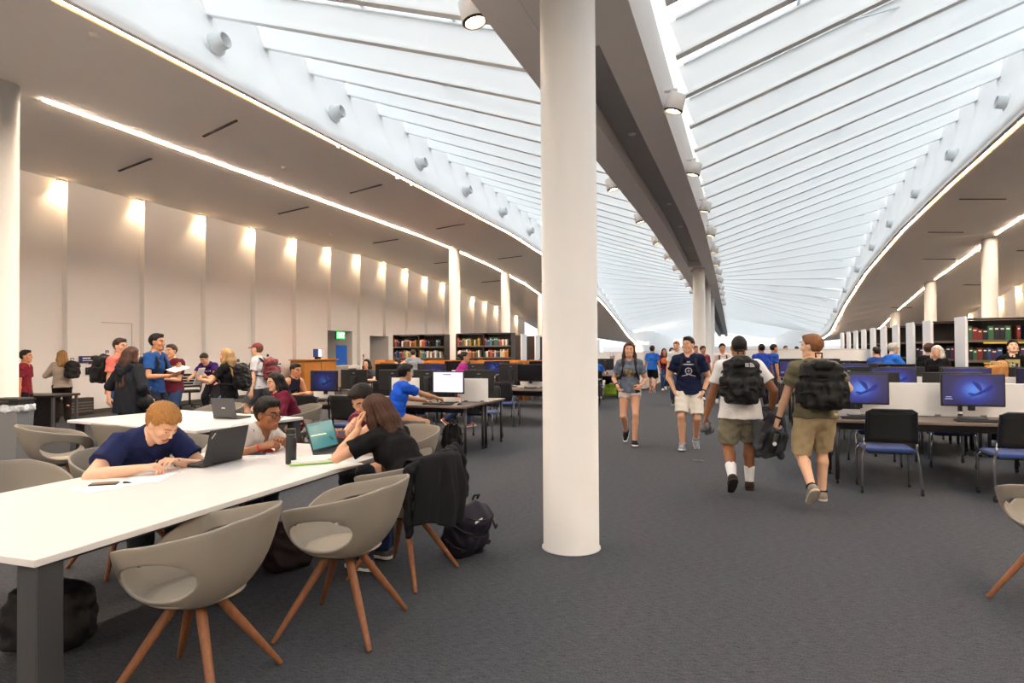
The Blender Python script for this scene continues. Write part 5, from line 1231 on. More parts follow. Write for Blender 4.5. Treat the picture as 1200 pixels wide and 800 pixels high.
# low white partitions and far pods
def pod(x, y, w, d, hgt, label):
    t = thing('partition_screen', label, 'partition', (x, y, 0), 0, 'white low partitions'); MB().box((0, 0, hgt/2+.03), (w, d, hgt-.06), bev=.008).build('panel', mat('partition_white', 'ebe6e2', .5), t); MB().box((0, 0, .03), (w+.004, d+.004, .06)).build('kick_rail', M_BASE, t); MB().box((0, 0, hgt-.01), (w+.01, d+.01, .02)).build('cap_rail', plain('d6d1cc'), t)
pod(-4.6, 24.0, 3.0, .12, 1.42, 'white low partition behind the seated people beyond the big column'); pod(-3.1, 26.5, .12, 5.0, 1.45, 'long white partition along the aisle behind the walking woman'); pod(2.7, 22.0, 2.6, .12, 1.48, 'white low partition in the distance behind the two blue-shirted men'); pod(2.2, 24.5, 4.4, .12, 1.5, 'white low partition farther behind the right desks'); pod(1.0, 30, 3, .12, 1.5, 'farthest white partition right of the aisle')
t = thing('paper_bag', 'brown paper bag with a white sheet on its front, standing behind the right monitors', 'bag', (3.74, 11.45, .722))
G = Sdf(.010); G.rbox((0, 0, .262), (.13, .09, .26), np.eye(3), .03); to_obj('paper_body', G.mesh(fold=.008, fold_wl=.13), plain('b07a45', .8), t); MB().box((-.01, -.10, .28), (.1, .004, .22)).build('white_sheet', plain('eeeeea'), t)
for s in (-1, 1): MB().tube([(-.06, s*.05, .5), (-.05, s*.05, .58), (.05, s*.05, .58), (.06, s*.05, .5)], .008, 6).build('bag_handle', plain('c9a36e'), t)
# floor outlet covers
fo = None
for px, py, lb in ((691, 532, 'round metal floor outlet cover beside the big white column'), (826, 501, 'dark floor outlet cover in the aisle behind the walking pair'), (818, 540, 'dark floor outlet cover in the aisle between the walking men')):
    p = atz(px, py, .001)
    if fo is None: fo = tag(MB().lathe([(0, .001), (.075, .001), (.085, .004), (.08, .007), (0, .007)], n=24).build('floor_outlet', plain('54575b', .3, .6), loc=tuple(p)), lb, 'floor outlet', 'floor outlets'); MB().box((0, 0, .0085), (.07, .03, .002)).build('lid', plain('3a3b3d', .4), fo)
    else: dup(fo, tuple(p), 0, lb)
# ---------------------------------------------------------------- people
def w2l(loc, head, p):
    d = Vector(p)-Vector(loc); d.rotate(Euler((0, 0, -head))); return tuple(d)
def l2w(J, p): return J['obj'].matrix_basis @ Vector(p)
def spot_at(px, py, D): p = atd(px, py, D); return (p[0], p[1], 0), p[2]
def pack(J, label, sz, col, logo=False, seed=0, straps=True, drop=0., shift=0.):
    """worn backpack: a thing of its own, standing on the wearer's back"""
    o = J['obj']; w, d, hh = sz; lean = -math.atan2(J['d2'] @ V3(0, 1, 0), J['d2'][2])
    base = J['S1']-J['fw']*(.128*J['fat']+d*.42)-J['d2']*(.09+drop)+J['rts']*shift; wp = o.matrix_basis @ Vector(base); hd = o.rotation_euler.z
    b = bag('backpack', label, 'backpack', tuple(wp), sz, col, hd+PI, lean, False, seed=seed)
    if straps:
        inv = b.matrix_basis.inverted() @ o.matrix_basis; S3, S2, S1, r, f, d3 = J['S3'], J['S2'], J['S1'], J['rts'], J['fw'], J['d3']; s = J['s']; k = J['fat']
        for sg in (-1, 1):
            p = [S3+r*sg*.075*s-f*.15*k-d3*.04*s, S3+r*sg*.085*s-f*.085*k+d3*.035*s, S3+r*sg*.09*s+d3*.068*s-f*.01, S3+r*sg*.094*s+f*.075*k+d3*.022*s, S3+r*sg*.10*s+f*.132*k-d3*.07*s, S2+r*sg*.125*s+f*.138*k-d3*.04*s, S2+r*sg*.16*s*k+f*.08*k-d3*.12*s, S1+r*sg*.165*s*k-f*.04+d3*.03*s, S1+r*sg*.13*s-f*.15*k]
            q = []
            for i in range(len(p)-1):
                for t in (0, .33, .66): q.append(p[i]*(1-t)+p[i+1]*t)
            q.append(p[-1]); MB().tube([inv @ Vector(v) for v in q], [.019 if i < 17 else .011 for i in range(len(q))], 7).build('shoulder_strap', plain('141416', .7), b)
    if logo:                                                        # small white quarter-dome mark with three short lines
        g = MB(); R = Matrix.Rotation(-lean, 4, 'X'); T = Matrix.Translation((-w*.18, d*.62, hh*.73)) @ R
        for k in range(3):
            pts = [(.004+.0165*(k+1)*math.cos(a)*.9, .0165*(k+1)*math.sin(a)*.9) for a in np.linspace(0, PI/2, 8)]; inn = [(.004+(.0165*k+.005)*math.cos(a)*.9, (.0165*k+.005)*math.sin(a)*.9) for a in np.linspace(PI/2, 0, 8)]
            g.faces([T @ Vector((-(x), .006, y)) for x, y in pts+inn], [tuple(range(16))])
        for k in range(3): g.box(T @ Vector((.022, .006, .008+.014*k)), (.036, .002, .009))
        bmesh.ops.solidify(g.bm, geom=g.bm.faces[:], thickness=.001); g.build('logo', plain('f4f4f4', .6), b)
    return b
STAND = dict
def walk(ph, H=1.75, w=.1, lift=.17, st=.24):
    """ph=+1: left foot in front, -1: right foot in front"""
    a = .085*H/1.75
    fr = (0, st*.75, a, 4, -6); bk = (0, -st, a+lift*.55, 2, 42)
    L, R = (fr, bk) if ph > 0 else (bk, fr)
    return ((-w,)+L[1:3]+(8, L[4]), (w,)+R[1:3]+(-8, R[4]))
sitfeet = lambda y=.42, w=.13: ((-w, y, .085, 4, 0), (w, y+.06, .085, -4, 0))
SK = dict(light='e0aa88', fair='e8b898', tan='c98f69', brown='9c6746', olive='c2936f', dark='7a4e36')
# --- the four at the long white table
loc = (-4.1, 3.45, 0); hd = -1.8; L_ = lambda p: w2l(loc, hd, p)
J = person('man with curly light brown hair in a navy shirt, writing on a notepad', loc, hd, 1.86, SK['fair'], .0055, 1.12, hip=(0, 0, .605), lean=38, curve=18, side=4, gaze=(42, 14, 6), feet=sitfeet(.34), hands=(L_(atz(209, 541, .785)), L_(atz(163, 549, .785))), elbows=((-.9, -.3, -.35), (.9, -.3, -.35)),
    hdir=(L_(atz(180, 547, .76))-Vector(L_(atz(212, 541, .785))) if 0 else None, None), palm=((.2, 0, -1), (-.2, 0, -1)), curl=(.45, .6), hair=('curly', 'b07b42'), top=('232a52', 'short'), bottom=('3a3d45', 'pants'), shoes=('d8d8d8', 'f0f0f0'), seed=1)
decal(J, [(rect(.04, .0, .012, .15), 0), (rect(-.07, -.03, .012, .10), 0), (rect(-.02, .0, .05, .03), 1)], [plain('d9d9e0'), plain('6b6b3a')], 'chest_print')
loc = (-4.04, 4.22, 0); hd = -1.42; L_ = lambda p: w2l(loc, hd, p)
J = person('man with thick black hair and glasses in a pale grey shirt, leaning over the table', loc, hd, 1.82, SK['brown'], .0055, 1.04, hip=(0, 0, .605), lean=50, curve=16, gaze=(8, -14, 0), feet=sitfeet(.36), hands=(L_(atz(333, 517, .80)), L_(atz(306, 524, .79))), elbows=((-.9, -.2, -.4), (.9, -.2, -.4)),
    palm=((.6, 0, -.8), (-.6, 0, -.8)), curl=(.6, .6), hair=('thick', '17120f'), top=('c9c3bd', 'short'), bottom=('30323a', 'pants'), seed=2, glasses=True)
g = MB(); W_ = J['WR']; ax = nrm(J['WR']-J['ER']); e1 = nrm(np.cross(ax, (0, 0, 1))); e2 = np.cross(ax, e1); g.tube([W_-ax*.02+(math.cos(a)*e1+math.sin(a)*e2)*.030 for a in np.linspace(0, 2*PI, 17)[:-1]], .006, 6, True).build('wristband', plain('c2252b'), J['obj'])
decal(J, [(rect(-.02, -.02, .06, .05), 0), (rect(.05, -.05, .05, .04), 0), (rect(0, -.09, .12, .03), 0)], plain('8c3a44'), 'chest_print')
loc = (-2.9, 5.12, 0); hd = 2.78; L_ = lambda p: w2l(loc, hd, p)
J = person('dark-haired young man in a maroon shirt looking down at a red phone', loc, hd, 1.74, SK['light'], .006, 1., hip=(0, 0, .605), lean=26, curve=14, gaze=(38, 14, 0), feet=sitfeet(.3), hands=(L_(atz(414, 512, .86)), L_(atz(401, 511, .84))), elbows=((-.8, -.3, -.5), (.8, -.3, -.5)),
    palm=((.4, 0, 1), (-.4, 0, 1)), curl=(.5, .5), hair=('thick', '221a16'), top=('7a3a4c', 'short'), bottom=('2e3038', 'pants'), seed=3)
pc = l2w(J, (J['GL']+J['GR'])/2)
t = thing('phone', 'red phone held by the man in the maroon shirt', 'phone', tuple(pc), .5); MB().box((0, 0, 0), (.15, .075, .009), (.45, 0, 0), bev=.004).build('phone_body', plain('b81f35', .4), t); MB().box((0, -.002, .0052), (.138, .068, .001), (.45, 0, 0)).build('screen', plain('2a1518', .1), t)
loc = (-2.1, 3.95, 0); hd = PI/2-.18; L_ = lambda p: w2l(loc, hd, p)
J = person('woman with wavy brown hair in a black shirt, seen from behind, elbow on the table', loc, hd, 1.66, SK['light'], .0055, .98, hip=(0, -.02, .6), lean=30, curve=14, bust=.9, gaze=(20, 8, 6), feet=sitfeet(.3), hands=(L_(atd(420, 503, 4.45)), L_(atz(420, 524, .80))), elbows=(tuple(L_(atz(412, 542, .77)))+(1,), (.8, -.2, -.5)),
    hdir=((.5, .4, 1), None), palm=((.6, -.8, 0), (-.5, 0, -.8)), curl=(.5, .4), hair=('wavy', '4a2d1f'), top=('1b1a1c', 'short'), bottom=('2b3a5a', 'jeans'), seed=4, shoes=('6a6a6a', 'e8e8e8'))
# --- boy in blue at the desk
loc = (-4.5, 8.02, 0); hd = -.7; L_ = lambda p: w2l(loc, hd, p)
J = person('boy with black hair in a bright blue shirt and grey shorts, seated at a monitor', loc, hd, 1.72, SK['olive'], .007, .98, hip=(0, 0, .605), lean=8, curve=10, gaze=(6, 4, 0), feet=((-.12, .36, .085, 4, 0), (.14, .30, .085, -4, 0)), hands=(L_((-4.35, 8.6, .78)), L_((-3.98, 8.6, .775))), elbows=((-.6, -.5, -.6), (.7, -.3, -.5)),
    palm=((0, 0, -1), (0, 0, -1)), curl=(.3, .3), hair=('thick', '15120f'), top=('1f56c8', 'short'), bottom=('7b746e', 'shorts', .9), shoes=('1c1c1e', 'e8e8e8'), socks=('eeeeee', .16), seed=5)
# --- walking woman and man facing the camera
loc = (-1.56, 10.3, 0); hd = PI+.12
J = person('smiling young woman with long brown hair in a grey shirt and pale shorts, walking', loc, hd, 1.71, 'd8a283', .0065, .95, bust=.95, lean=2, gaze=(0, 2, 0), feet=walk(1, 1.7, .075, .2, .22), hands=((-.18, .2, .95), (.19, .18, .95)), elbows=((-.45, -.9, -.2), (.45, -.9, -.2)), hdir=((.55, .5, -.5), (-.3, .3, -.8)), palm=((.5, -.6, 0), (-.8, .2, 0)), curl=(.7, .6),
    hair=('long', '3f281c'), top=('6d7686', 'short'), bottom=('d9cfce', 'briefshorts', .32), shoes=('1a1a1c', 'ececec'), seed=6, smile=True, hem=-.06)
decal(J, [(rect(-.045, .03, .05, .022), 0), (rect(.015, .03, .05, .022), 0), (rect(-.045, -.01, .018, .06), 0), (rect(.015, -.0, .05, .02), 0), (rect(.0, -.05, .05, .045), 0), (rect(.085, .0, .05, .016), 0)], plain('d9b52f'), 'yellow_lettering')
pack(J, 'black backpack worn by the smiling woman, its straps over her grey shirt', (.28, .18, .42), '19191b', seed=7)
g = MB(); W_ = J['WR']; ax = nrm(J['WR']-J['ER']); e1 = nrm(np.cross(ax, (0, 0, 1))); e2 = np.cross(ax, e1); g.tube([W_-ax*.02+(math.cos(a)*e1+math.sin(a)*e2)*.030 for a in np.linspace(0, 2*PI, 17)[:-1]], .011, 6, True).build('watch', plain('131315'), J['obj'])
t = thing('phone', 'dark phone in the hand of the smiling woman', 'phone', tuple(l2w(J, J['GL'])), hd); MB().box((0, .0, 0), (.072, .010, .145), (.5, .3, .2), bev=.004).build('phone_body', plain('2a1c20', .4), t); MB().box((0, .004, .0), (.064, .006, .135), (.5, .3, .2)).build('screen', plain('111114', .1), t)
loc = (-.63, 10.05, 0); hd = PI+.05
J = person('man with short dark hair in a navy printed shirt and cream shorts, hands in pockets', loc, hd, 1.79, SK['light'], .0065, 1.05, lean=1, gaze=(0, -28, 0), feet=walk(-1, 1.79, .1, .12, .15), hands=((-.205, .085, .87), (.205, .085, .87)), elbows=((-.7, -.7, -.1), (.7, -.7, -.1)), hdir=((.3, .06, -1), (-.3, .06, -1)), palm=((1, 0, 0), (-1, 0, 0)), curl=(.15, .15),
    hair=('short', '2a211c'), top=('1d2440', 'short'), bottom=('e2dccf', 'shorts', .88), shoes=('8a8f96', 'cfd3d6'), socks=('9a9da2', .08), seed=8, smile=True)
ring = [(.052*math.cos(a), .052*math.sin(a)) for a in np.linspace(.0, 2*PI, 25)]; rin = [(.040*math.cos(a), .040*math.sin(a)) for a in np.linspace(2*PI, 0, 25)]
half = lambda a0, a1: [(.052*math.cos(a), -.03+.052*math.sin(a)) for a in np.linspace(a0, a1, 12)]+[(.040*math.cos(a), -.03+.040*math.sin(a)) for a in np.linspace(a1, a0, 12)]
decal(J, [(rect(0, .105, .05, .022), 0), (rect(0, .068, .235, .018), 0), (half(0, PI), 0), (half(PI, 2*PI), 0), (rect(0, -.03, .052, .009), 0), (rect(0, -.03, .009, .052), 0), ([(-.10, -.115), (-.02, -.095), (.035, -.075), (.03, -.062), (-.04, -.085), (-.10, -.104)], 0), ([(.10, -.115), (.02, -.095), (-.035, -.075), (-.03, -.062), (.04, -.085), (.10, -.104)], 0)], plain('e8e8ec'), 'white_print')
pack(J, 'grey backpack on the man in the navy printed shirt, only its straps showing', (.3, .18, .42), '3a3c3f', seed=8)
g = MB(); W_ = J['WL']; ax = nrm(J['WL']-J['EL']); e1 = nrm(np.cross(ax, (0, 0, 1))); e2 = np.cross(ax, e1); g.tube([W_-ax*.03+(math.cos(a)*e1+math.sin(a)*e2)*.032 for a in np.linspace(0, 2*PI, 17)[:-1]], .010, 6, True).build('watch', plain('1a1a1c'), J['obj'])
# --- the two men walking away
loc = (.07, 7.2, 0); hd = .06
J = person('heavyset man in a white shirt and grey shorts walking away with a black backpack', loc, hd, 1.74, SK['brown'], .0065, 1.16, lean=2, gaze=(0, 8, 0), feet=walk(-1, 1.74, .1, .22, .24), hands=((-.34, .10, .80), (.33, .16, .86)), elbows=((-.8, -.6, 0), (.8, -.7, -.1)), palm=((1, 0, 0), (-1, 0, 0)), curl=(.8, .8),
    hair=('buzz', '1a1411'), top=('eceae8', 'short'), bottom=('8a8470', 'shorts', .86), shoes=('3a2c26', '241c19'), socks=('f2f2f2', .42), seed=9, hem=-.13)
pack(J, 'black backpack with a small white dome logo on the man in white', (.36, .23, .53), '1b1b1d', True, seed=10, drop=.03)
gw = l2w(J, J['GL']); t = thing('shoe_pair', 'red and grey pair of sandals held in the left hand of the man in white', 'shoes', tuple(gw-Vector((0, 0, .06))), .4)
for k in (0, 1):
    G = Sdf(.006); G.econe((k*.05-.02, -.07, .03-.03*k), (k*.05-.02, .1, -.02-.03*k), .042, .038, .55, (0, .2, 1), .01); so_ = to_obj('sandal', G.mesh(), plain('6b6a6c', .6), t); MB().box((k*.05-.02, -.02, .045-.03*k), (.05, .05, .02), (0, .3, 0), bev=.006).build('strap', plain('a33a45', .6), so_)
gw = l2w(J, J['GR']); G = Sdf(.009)
for k in range(5): G.chain([(.03*k-.06, .02*math.sin(k), .06), (.045*k-.10+.01*math.sin(k*2), -.05+.02*math.cos(k*2), -.16), (.06*k-.13, -.04+.03*math.sin(k*3), -.40-.03*math.sin(k*2.))], [.04, .05, .03], .05)
G.ell((0, -.02, .03), (.10, .08, .09), None, .05); G.chain([(-.10, -.1, .03), (-.2, -.24, -.04), (-.21, -.26, -.28)], [.04, .05, .05], .04); G.chain([(-.06, -.05, .05), (-.13, -.07, -.2), (-.12, -.05, -.32)], [.045, .05, .035], .03)
o = to_obj('jacket', G.mesh(fold=.010, fold_wl=.09, seed=12), fabric('4d4f54')); o.location = tuple(gw); o.rotation_euler = (0, 0, .3); tag(o, 'dark grey jacket hanging from the right arm of the man in white', 'jacket'); G = Sdf(.008); G.chain([(.12, -.05, .0), (.15, -.06, -.2), (.13, -.05, -.34)], [.035, .04, .03], .02); to_obj('sleeve', G.mesh(), fabric('4d4f54'), o)
loc = (.76, 6.88, 0); hd = .12
J = person('man with short reddish hair in an olive shirt and khaki shorts walking away', loc, hd, 1.74, SK['fair'], .0065, 1.07, lean=2, gaze=(2, 52, 0), feet=walk(-1, 1.74, .1, .24, .26), hands=((-.32, .14, .80), (.24, .38, 1.05)), elbows=((-.35, -1, 0), (.9, -.5, -.3)), palm=((1, .2, 0), (-1, 0, 0)), curl=(.85, .5),
    hair=('short', '8a5c3c'), top=('6b654f', 'short'), bottom=('b5a27e', 'shorts', .97), shoes=('8d857a', 'b8aea0'), socks=('2b2b2d', .06), seed=11, hem=-.07, beard=None)
pack(J, 'large black tactical backpack on the man in the olive shirt', (.38, .26, .52), '141415', seed=13, drop=.05)
g = MB(); W_ = J['WL']; ax = nrm(J['WL']-J['EL']); e1 = nrm(np.cross(ax, (0, 0, 1))); e2 = np.cross(ax, e1); g.tube([W_-ax*.03+(math.cos(a)*e1+math.sin(a)*e2)*.033 for a in np.linspace(0, 2*PI, 17)[:-1]], .011, 6, True).build('watch', plain('131315'), J['obj'])
gw = l2w(J, J['GL']); t = thing('water_bottle', 'black water bottle with a round white emblem in the left hand of the olive-shirted man', 'bottle', tuple(gw+Vector((.02, .0, -.01)))); Tb = Matrix.Rotation(math.radians(200), 4, 'Y')
MB().lathe([(0, .05), (.036, .05), (.04, .06), (.04, .25), (.036, .262), (0, .262)], n=24, M=Tb).build('bottle_body', plain('17171a', .35), t); MB().lathe([(0, .03), (.026, .03), (.03, .055), (0, .056)], n=20, M=Tb).build('bottle_cap', plain('222224', .4), t)
MB().tube([Tb @ Vector(v) for v in ((.02, 0, .045), (.035, 0, .01), (.02, 0, -.02), (-.02, 0, -.02), (-.035, 0, .01), (-.02, 0, .045))], .006, 6).build('carry_loop', plain('4a7fc4', .5), t)
MB().cyl(Tb @ Vector((0, .0395, .16)), Tb @ Vector((0, .0405, .16)), .02, n=20).cyl(Tb @ Vector((0, -.0395, .16)), Tb @ Vector((0, -.0405, .16)), .02, n=20).build('emblem', plain('d8d8d8', .5), t)
# --- group standing by the left wall
def P_(px, py, D, head, label, skin, **k):
    (lc), zt = spot_at(px, py, D); H_ = k.pop('H', None) or zt
    return person(label, lc, head, H_, SK[skin], k.pop('h', .0085), k.pop('fat', 1.), **k)
RIGHT, LEFT, AWAY, TOW = -1.24, 1.9, .33, PI+.33
P_(27, 405, 11.6, RIGHT+.3, 'dark-haired person in a maroon shirt, half hidden by the left round column', 'tan', hair=('short', '1a1512'), top=('7a2430', 'short'), bottom=('1d1d20', 'pants'), shoes=('222222', '444444'), seed=20)
J = P_(73, 407, 14, LEFT-.9, 'woman with curly light brown hair in a beige blouse and dark trousers', 'light', bust=1., fat=1.05, hair=('longcurly', 'a87f52'), top=('b8ab9e', 'long'), bottom=('241c1c', 'pants'), shoes=('1a1a1a', '2a2a2a'), hands=((-.16, .3, 1.05), (.12, .3, 1.05)), seed=21)
pack(J, 'black backpack on the shoulder of the woman in the beige blouse', (.28, .18, .42), '1a191b', seed=22, straps=False, shift=.17, drop=-.05)
J = P_(137, 390, 10.3, RIGHT, 'man in a salmon pink shirt and jeans with a large black backpack', 'light', hair=('short', '3b2a20'), top=('e07a6e', 'short'), bottom=('3f6aa0', 'jeans'), shoes=('dddddd', 'eeeeee'), seed=23, gaze=(4, -10, 0))
pack(J, 'large black backpack on the man in the salmon pink shirt', (.34, .24, .5), '161618', seed=24)
J = P_(151, 400, 8.9, AWAY-.3, 'woman with long straight brown hair in a dark hooded jacket, her back to the camera', 'light', bust=.9, fat=1.22, h=.0075, hair=('long', '4a3026'), top=('24262c', 'long', 'jacket'), bottom=('2a2a30', 'pants'), shoes=('222222', '333333'), hands=((-.22, .2, 1.0), (.26, .12, .86)), hem=-.2, seed=25, gaze=(4, -8, 0))
G = Sdf(.009); hh_ = J['N']-J['fw']*.10-J['d3']*.03; G.chain([hh_-J['rts']*.10+J['d3']*.02, hh_-J['d3']*.07-J['fw']*.02, hh_+J['rts']*.10+J['d3']*.02], [.045, .06, .045], .05); to_obj('hood', G.mesh(fold=.006), fabric('24262c'), J['obj'])
bag('handbag', 'small black camera bag hanging at the side of the woman in the dark jacket', 'bag', tuple(l2w(J, (.3, .0, .74))), (.22, .14, .2), '17171a', .3, 0, False, seed=26)
J = P_(180, 384, 9.9, RIGHT, 'tall man with short black hair in a blue polo shirt, gesturing to the right', 'tan', h=.008, hair=('short', '15110e'), top=('27508f', 'polo'), bottom=('2c3040', 'pants'), shoes=('333333', '222222'), hands=((-.10, .30, 1.24), (.14, .32, 1.16)), palm=((.5, 0, 1), (-.5, 0, 1)), gaze=(2, 0, 0), fat=.95, seed=27)
pack(J, 'dark blue backpack on the tall man in the blue polo shirt', (.28, .16, .42), '1f2a45', seed=28)
o = MB().box((0, 0, 0), (.2, .28, .004), (.25, .2, 0)).build('paper_sheet', plain('f4f2ef', .7), loc=tuple(l2w(J, (J['GL']+J['GR'])/2+V3(0, .02, .02)))); tag(o, 'white paper in the hands of the tall man in the blue polo', 'paper')
J = P_(203, 398, 11.4, TOW-.15, 'man in a maroon polo shirt and jeans facing the camera by the wall', 'light', hair=('short', '3c2b21'), top=('5c1f2c', 'polo'), bottom=('2d4468', 'jeans'), shoes=('333333', 'dddddd'), hands=((.0, .26, 1.06), (.24, .22, 1.06)), palm=((.3, 0, 1), (-.3, 0, 1)), gaze=(2, -8, 0), seed=29)
decal(J, [(rect(.09, .07, .045, .03), 0)], plain('d8b13c'), 'chest_logo')
t = thing('phone', 'dark phone held by the man in the maroon polo shirt', 'phone', tuple(l2w(J, J['GR']))); MB().box((0, 0, 0), (.14, .07, .009), (.3, .2, .4), bev=.004).build('phone_body', plain('17171a', .4), t); MB().box((0, 0, .0052), (.128, .06, .001), (.3, .2, .4)).build('screen', plain('33343a', .1), t)
J = P_(248, 421, 14.6, TOW-.2, 'man in a purple lettered shirt bending over a small table by the wall', 'light', H=1.72, lean=30, curve=12, gaze=(35, 0, 0), hair=('short', '1f1915'), top=('3d2364', 'short'), bottom=('23232b', 'pants'), shoes=('222222', 'dddddd'), hands=((-.2, .5, .92), (.2, .5, .92)), hip=(0, -.12, .88), seed=30)
decal(J, [(rect(-.07+.035*k, .05, .024, .035), 0) for k in range(5)], plain('e5e0ea'), 'white_lettering')
J = P_(268, 403, 10.3, LEFT, 'woman with long blonde hair in a black shirt and denim shorts, facing left', 'light', bust=1., h=.008, hair=('long', 'b08a5c'), top=('19191b', 'short'), bottom=('5c86b4', 'briefshorts', .5), shoes=('e0e0e0', 'f0f0f0'), hands=((-.12, .38, 1.08), (.12, .38, 1.08)), hdir=((.3, .8, .2), (-.3, .8, .2)), seed=31, fat=1.02)
pack(J, 'black backpack with a red and white tag on the blonde woman', (.32, .2, .46), '17171a', seed=32)
o = MB().box((0, 0, 0), (.2, .012, .27), (.35, 0, 0), bev=.002).build('notebook', plain('f0eeea', .7), loc=tuple(l2w(J, (J['GL']+J['GR'])/2+V3(0, .03, .04))), rotz=LEFT); tag(o, 'white notebook in the hands of the blonde woman', 'notebook')
J = P_(304, 397, 12.1, LEFT, 'man in a maroon cap and pale grey shirt walking left with a red backpack', 'fair', hair=('short', '6b4a33'), cap='7a3c40', top=('d3d4d8', 'short'), bottom=('5a5f68', 'shorts'), shoes=('cccccc', 'eeeeee'), feet=walk(1), seed=33)
pack(J, 'dusty red backpack on the man in the maroon cap', (.32, .24, .46), '7d3a3e', seed=34)
loc = (-5.42, 6.96, 0); hd = PI-.55
J = person('woman with dark hair and glasses in a maroon sweater seated at the second table', loc, hd, 1.62, SK['light'], .0075, 1., hip=(0, 0, .605), lean=18, curve=14, bust=.9, gaze=(10, 6, 0), feet=sitfeet(.34), hands=((-.14, .42, .80), (.14, .40, .80)), palm=((0, 0, -1), (0, 0, -1)), hair=('bob', '1f1815'), top=('6a1f33', 'long'), bottom=('2a2a30', 'pants'), seed=35, glasses=True)
loc = (-7.32, 9.25, 0); hd = -PI/2-.15
J = person('muscular man in a dark tank top seated at the left end of the nearest desks', loc, hd, 1.74, SK['tan'], .008, 1.08, hip=(0, 0, .605), lean=14, curve=10, gaze=(10, 0, 0), feet=sitfeet(.4), hands=((-.1, .4, .80), (.12, .42, .80)), palm=((0, 0, -1), (0, 0, -1)), hair=('short', '1f1814'), top=('23253a', 'tank'), bottom=('444850', 'shorts'), seed=36)
decal(J, [(rect(0, -.04, .07, .07), 0)], plain('5f9a3c'), 'green_print')
task_chair(-7.36, 9.26, -PI/2-.15, 'blue-seated chair under the man in the dark tank top')
# --- far left
P_(484, 406, 18.5, AWAY, 'man in a grey shirt seen from behind near the left bookcase', 'light', hair=('short', '2a211c'), top=('8b8f98', 'short'), bottom=('33363f', 'pants'), hands=((-.3, .15, .95), (.3, .15, .95)), seed=40, h=.011)
def SIT(px, Yp, head, label, skin, y=None, H=1.7, top=('333333', 'short'), hair=('short', '1d1714'), chair=True, **k):
    p = aty(px, 440, Yp); lc = (p[0], p[1], 0); k.setdefault('hip', (0, 0, .605)); k.setdefault('lean', 10); k.setdefault('hands', ((-.16, .42, .80), (.16, .42, .80))); k.setdefault('palm', ((0, 0, -1), (0, 0, -1)))
    k.setdefault('bottom', ('3a3d45', 'pants'))
    J = person(label, lc, head, H, SK[skin], k.pop('h', .011), feet=sitfeet(.4), top=top, hair=hair, **k)
    if chair: task_chair(p[0]+.02*math.sin(head), p[1]-.02*math.cos(head), head, 'blue-seated chair under the '+' '.join(label.split()[:11]))
    return J
SIT(432, 14.25, PI+.1, 'woman with black hair facing the camera', 'light', H=1.66, top=('3a3c44', 'short'), hair=('bob', '17120f'), bust=.9)
SIT(471, 14.2, PI-.5, 'dark-haired man resting his cheek on his hand', 'light', H=1.66, top=('2c4066', 'short'), hands=((-.1, .22, 1.1), (.16, .42, .8)), hdir=((.2, 0, 1), None))
J = P_(537, 416, 12.6, RIGHT, 'woman in a magenta shirt with dark hair tied up, walking right', 'tan', H=1.58, lean=12, bust=.9, hair=('bun', '231a17'), top=('b0328c', 'short'), bottom=('3a4664', 'jeans'), shoes=('c06a4a', 'e8e8e8'), feet=walk(1, 1.6), seed=43, h=.0095)
# --- beyond the big column
SIT(697, 19.22, .15, 'red-haired man in a blue shirt seen from behind', 'fair', H=1.72, top=('2464c8', 'short'), hair=('short', 'a0582e'))
SIT(679, 19.3, .3, 'person in a dusty red shirt beside the big column', 'light', H=1.72, top=('8a4a52', 'short'))
SIT(718, 21.45, PI+.1, 'man in a grey cap and pale blue shirt facing the camera', 'light', H=1.74, top=('c9dbe8', 'short'), cap='8d8f94', chair=True)
J = P_(764, 404, 22.4, AWAY-.4, 'man in a blue shirt with yellow side and black shorts walking away', 'tan', hair=('thick', '2a1f19'), top=('2a66c4', 'short'), bottom=('1b1b20', 'shorts'), shoes=('b0553a', 'eeeeee'), feet=walk(1), H=1.72, seed=46, h=.011)
decal(J, [(rect(0, .0, .12, .16), 0)], plain('d8b93a'), 'yellow_panel')
J = P_(778, 409, 23.6, TOW, 'woman in a maroon long-sleeved shirt and jeans holding an orange bag', 'tan', H=1.62, bust=.9, hair=('long', '231a17'), top=('6a2440', 'long'), bottom=('2f4468', 'jeans'), shoes=('f0f0f0', 'f0f0f0'), hands=((-.05, .24, 1.1), (.1, .26, 1.08)), feet=walk(-1), seed=47, h=.011)
bag('bag', 'orange bag in the arms of the woman in maroon', 'bag', tuple(l2w(J, (.02, .25, .98))), (.26, .16, .24), 'd07a3c', TOW, 0, False, seed=48)
P_(787, 408, 25.2, TOW, 'woman with black hair in a pale pink top behind the woman in maroon', 'light', H=1.64, bust=.9, hair=('longcurly', '1b1513'), top=('e2c8c4', 'short'), bottom=('25252c', 'pants'), shoes=('b98a8a', 'eeeeee'), seed=49, h=.011)
P_(793, 397, 17.2, TOW-.2, 'tall red-haired man in a white shirt and jeans behind the navy-shirted man', 'fair', H=1.82, hair=('short', 'a8602f'), top=('e4e4e2', 'short'), bottom=('4a5a78', 'jeans'), shoes=('444444', 'dddddd'), feet=walk(1), gaze=(10, -15, 0), seed=50, h=.0095)
P_(823, 407, 19.3, TOW+.2, 'brown-haired man in a rust red shirt in the far aisle', 'tan', H=1.68, hair=('thick', '3a2a20'), top=('8c4046', 'short'), bottom=('39404e', 'jeans'), feet=walk(-1), seed=51, h=.011)
J = P_(815, 405, 21.8, TOW, 'person with dark hair hidden behind the navy-shirted man', 'tan', H=1.7, hair=('short', '1d1613'), top=('44464f', 'short'), bottom=('33363f', 'pants'), seed=52, h=.012)
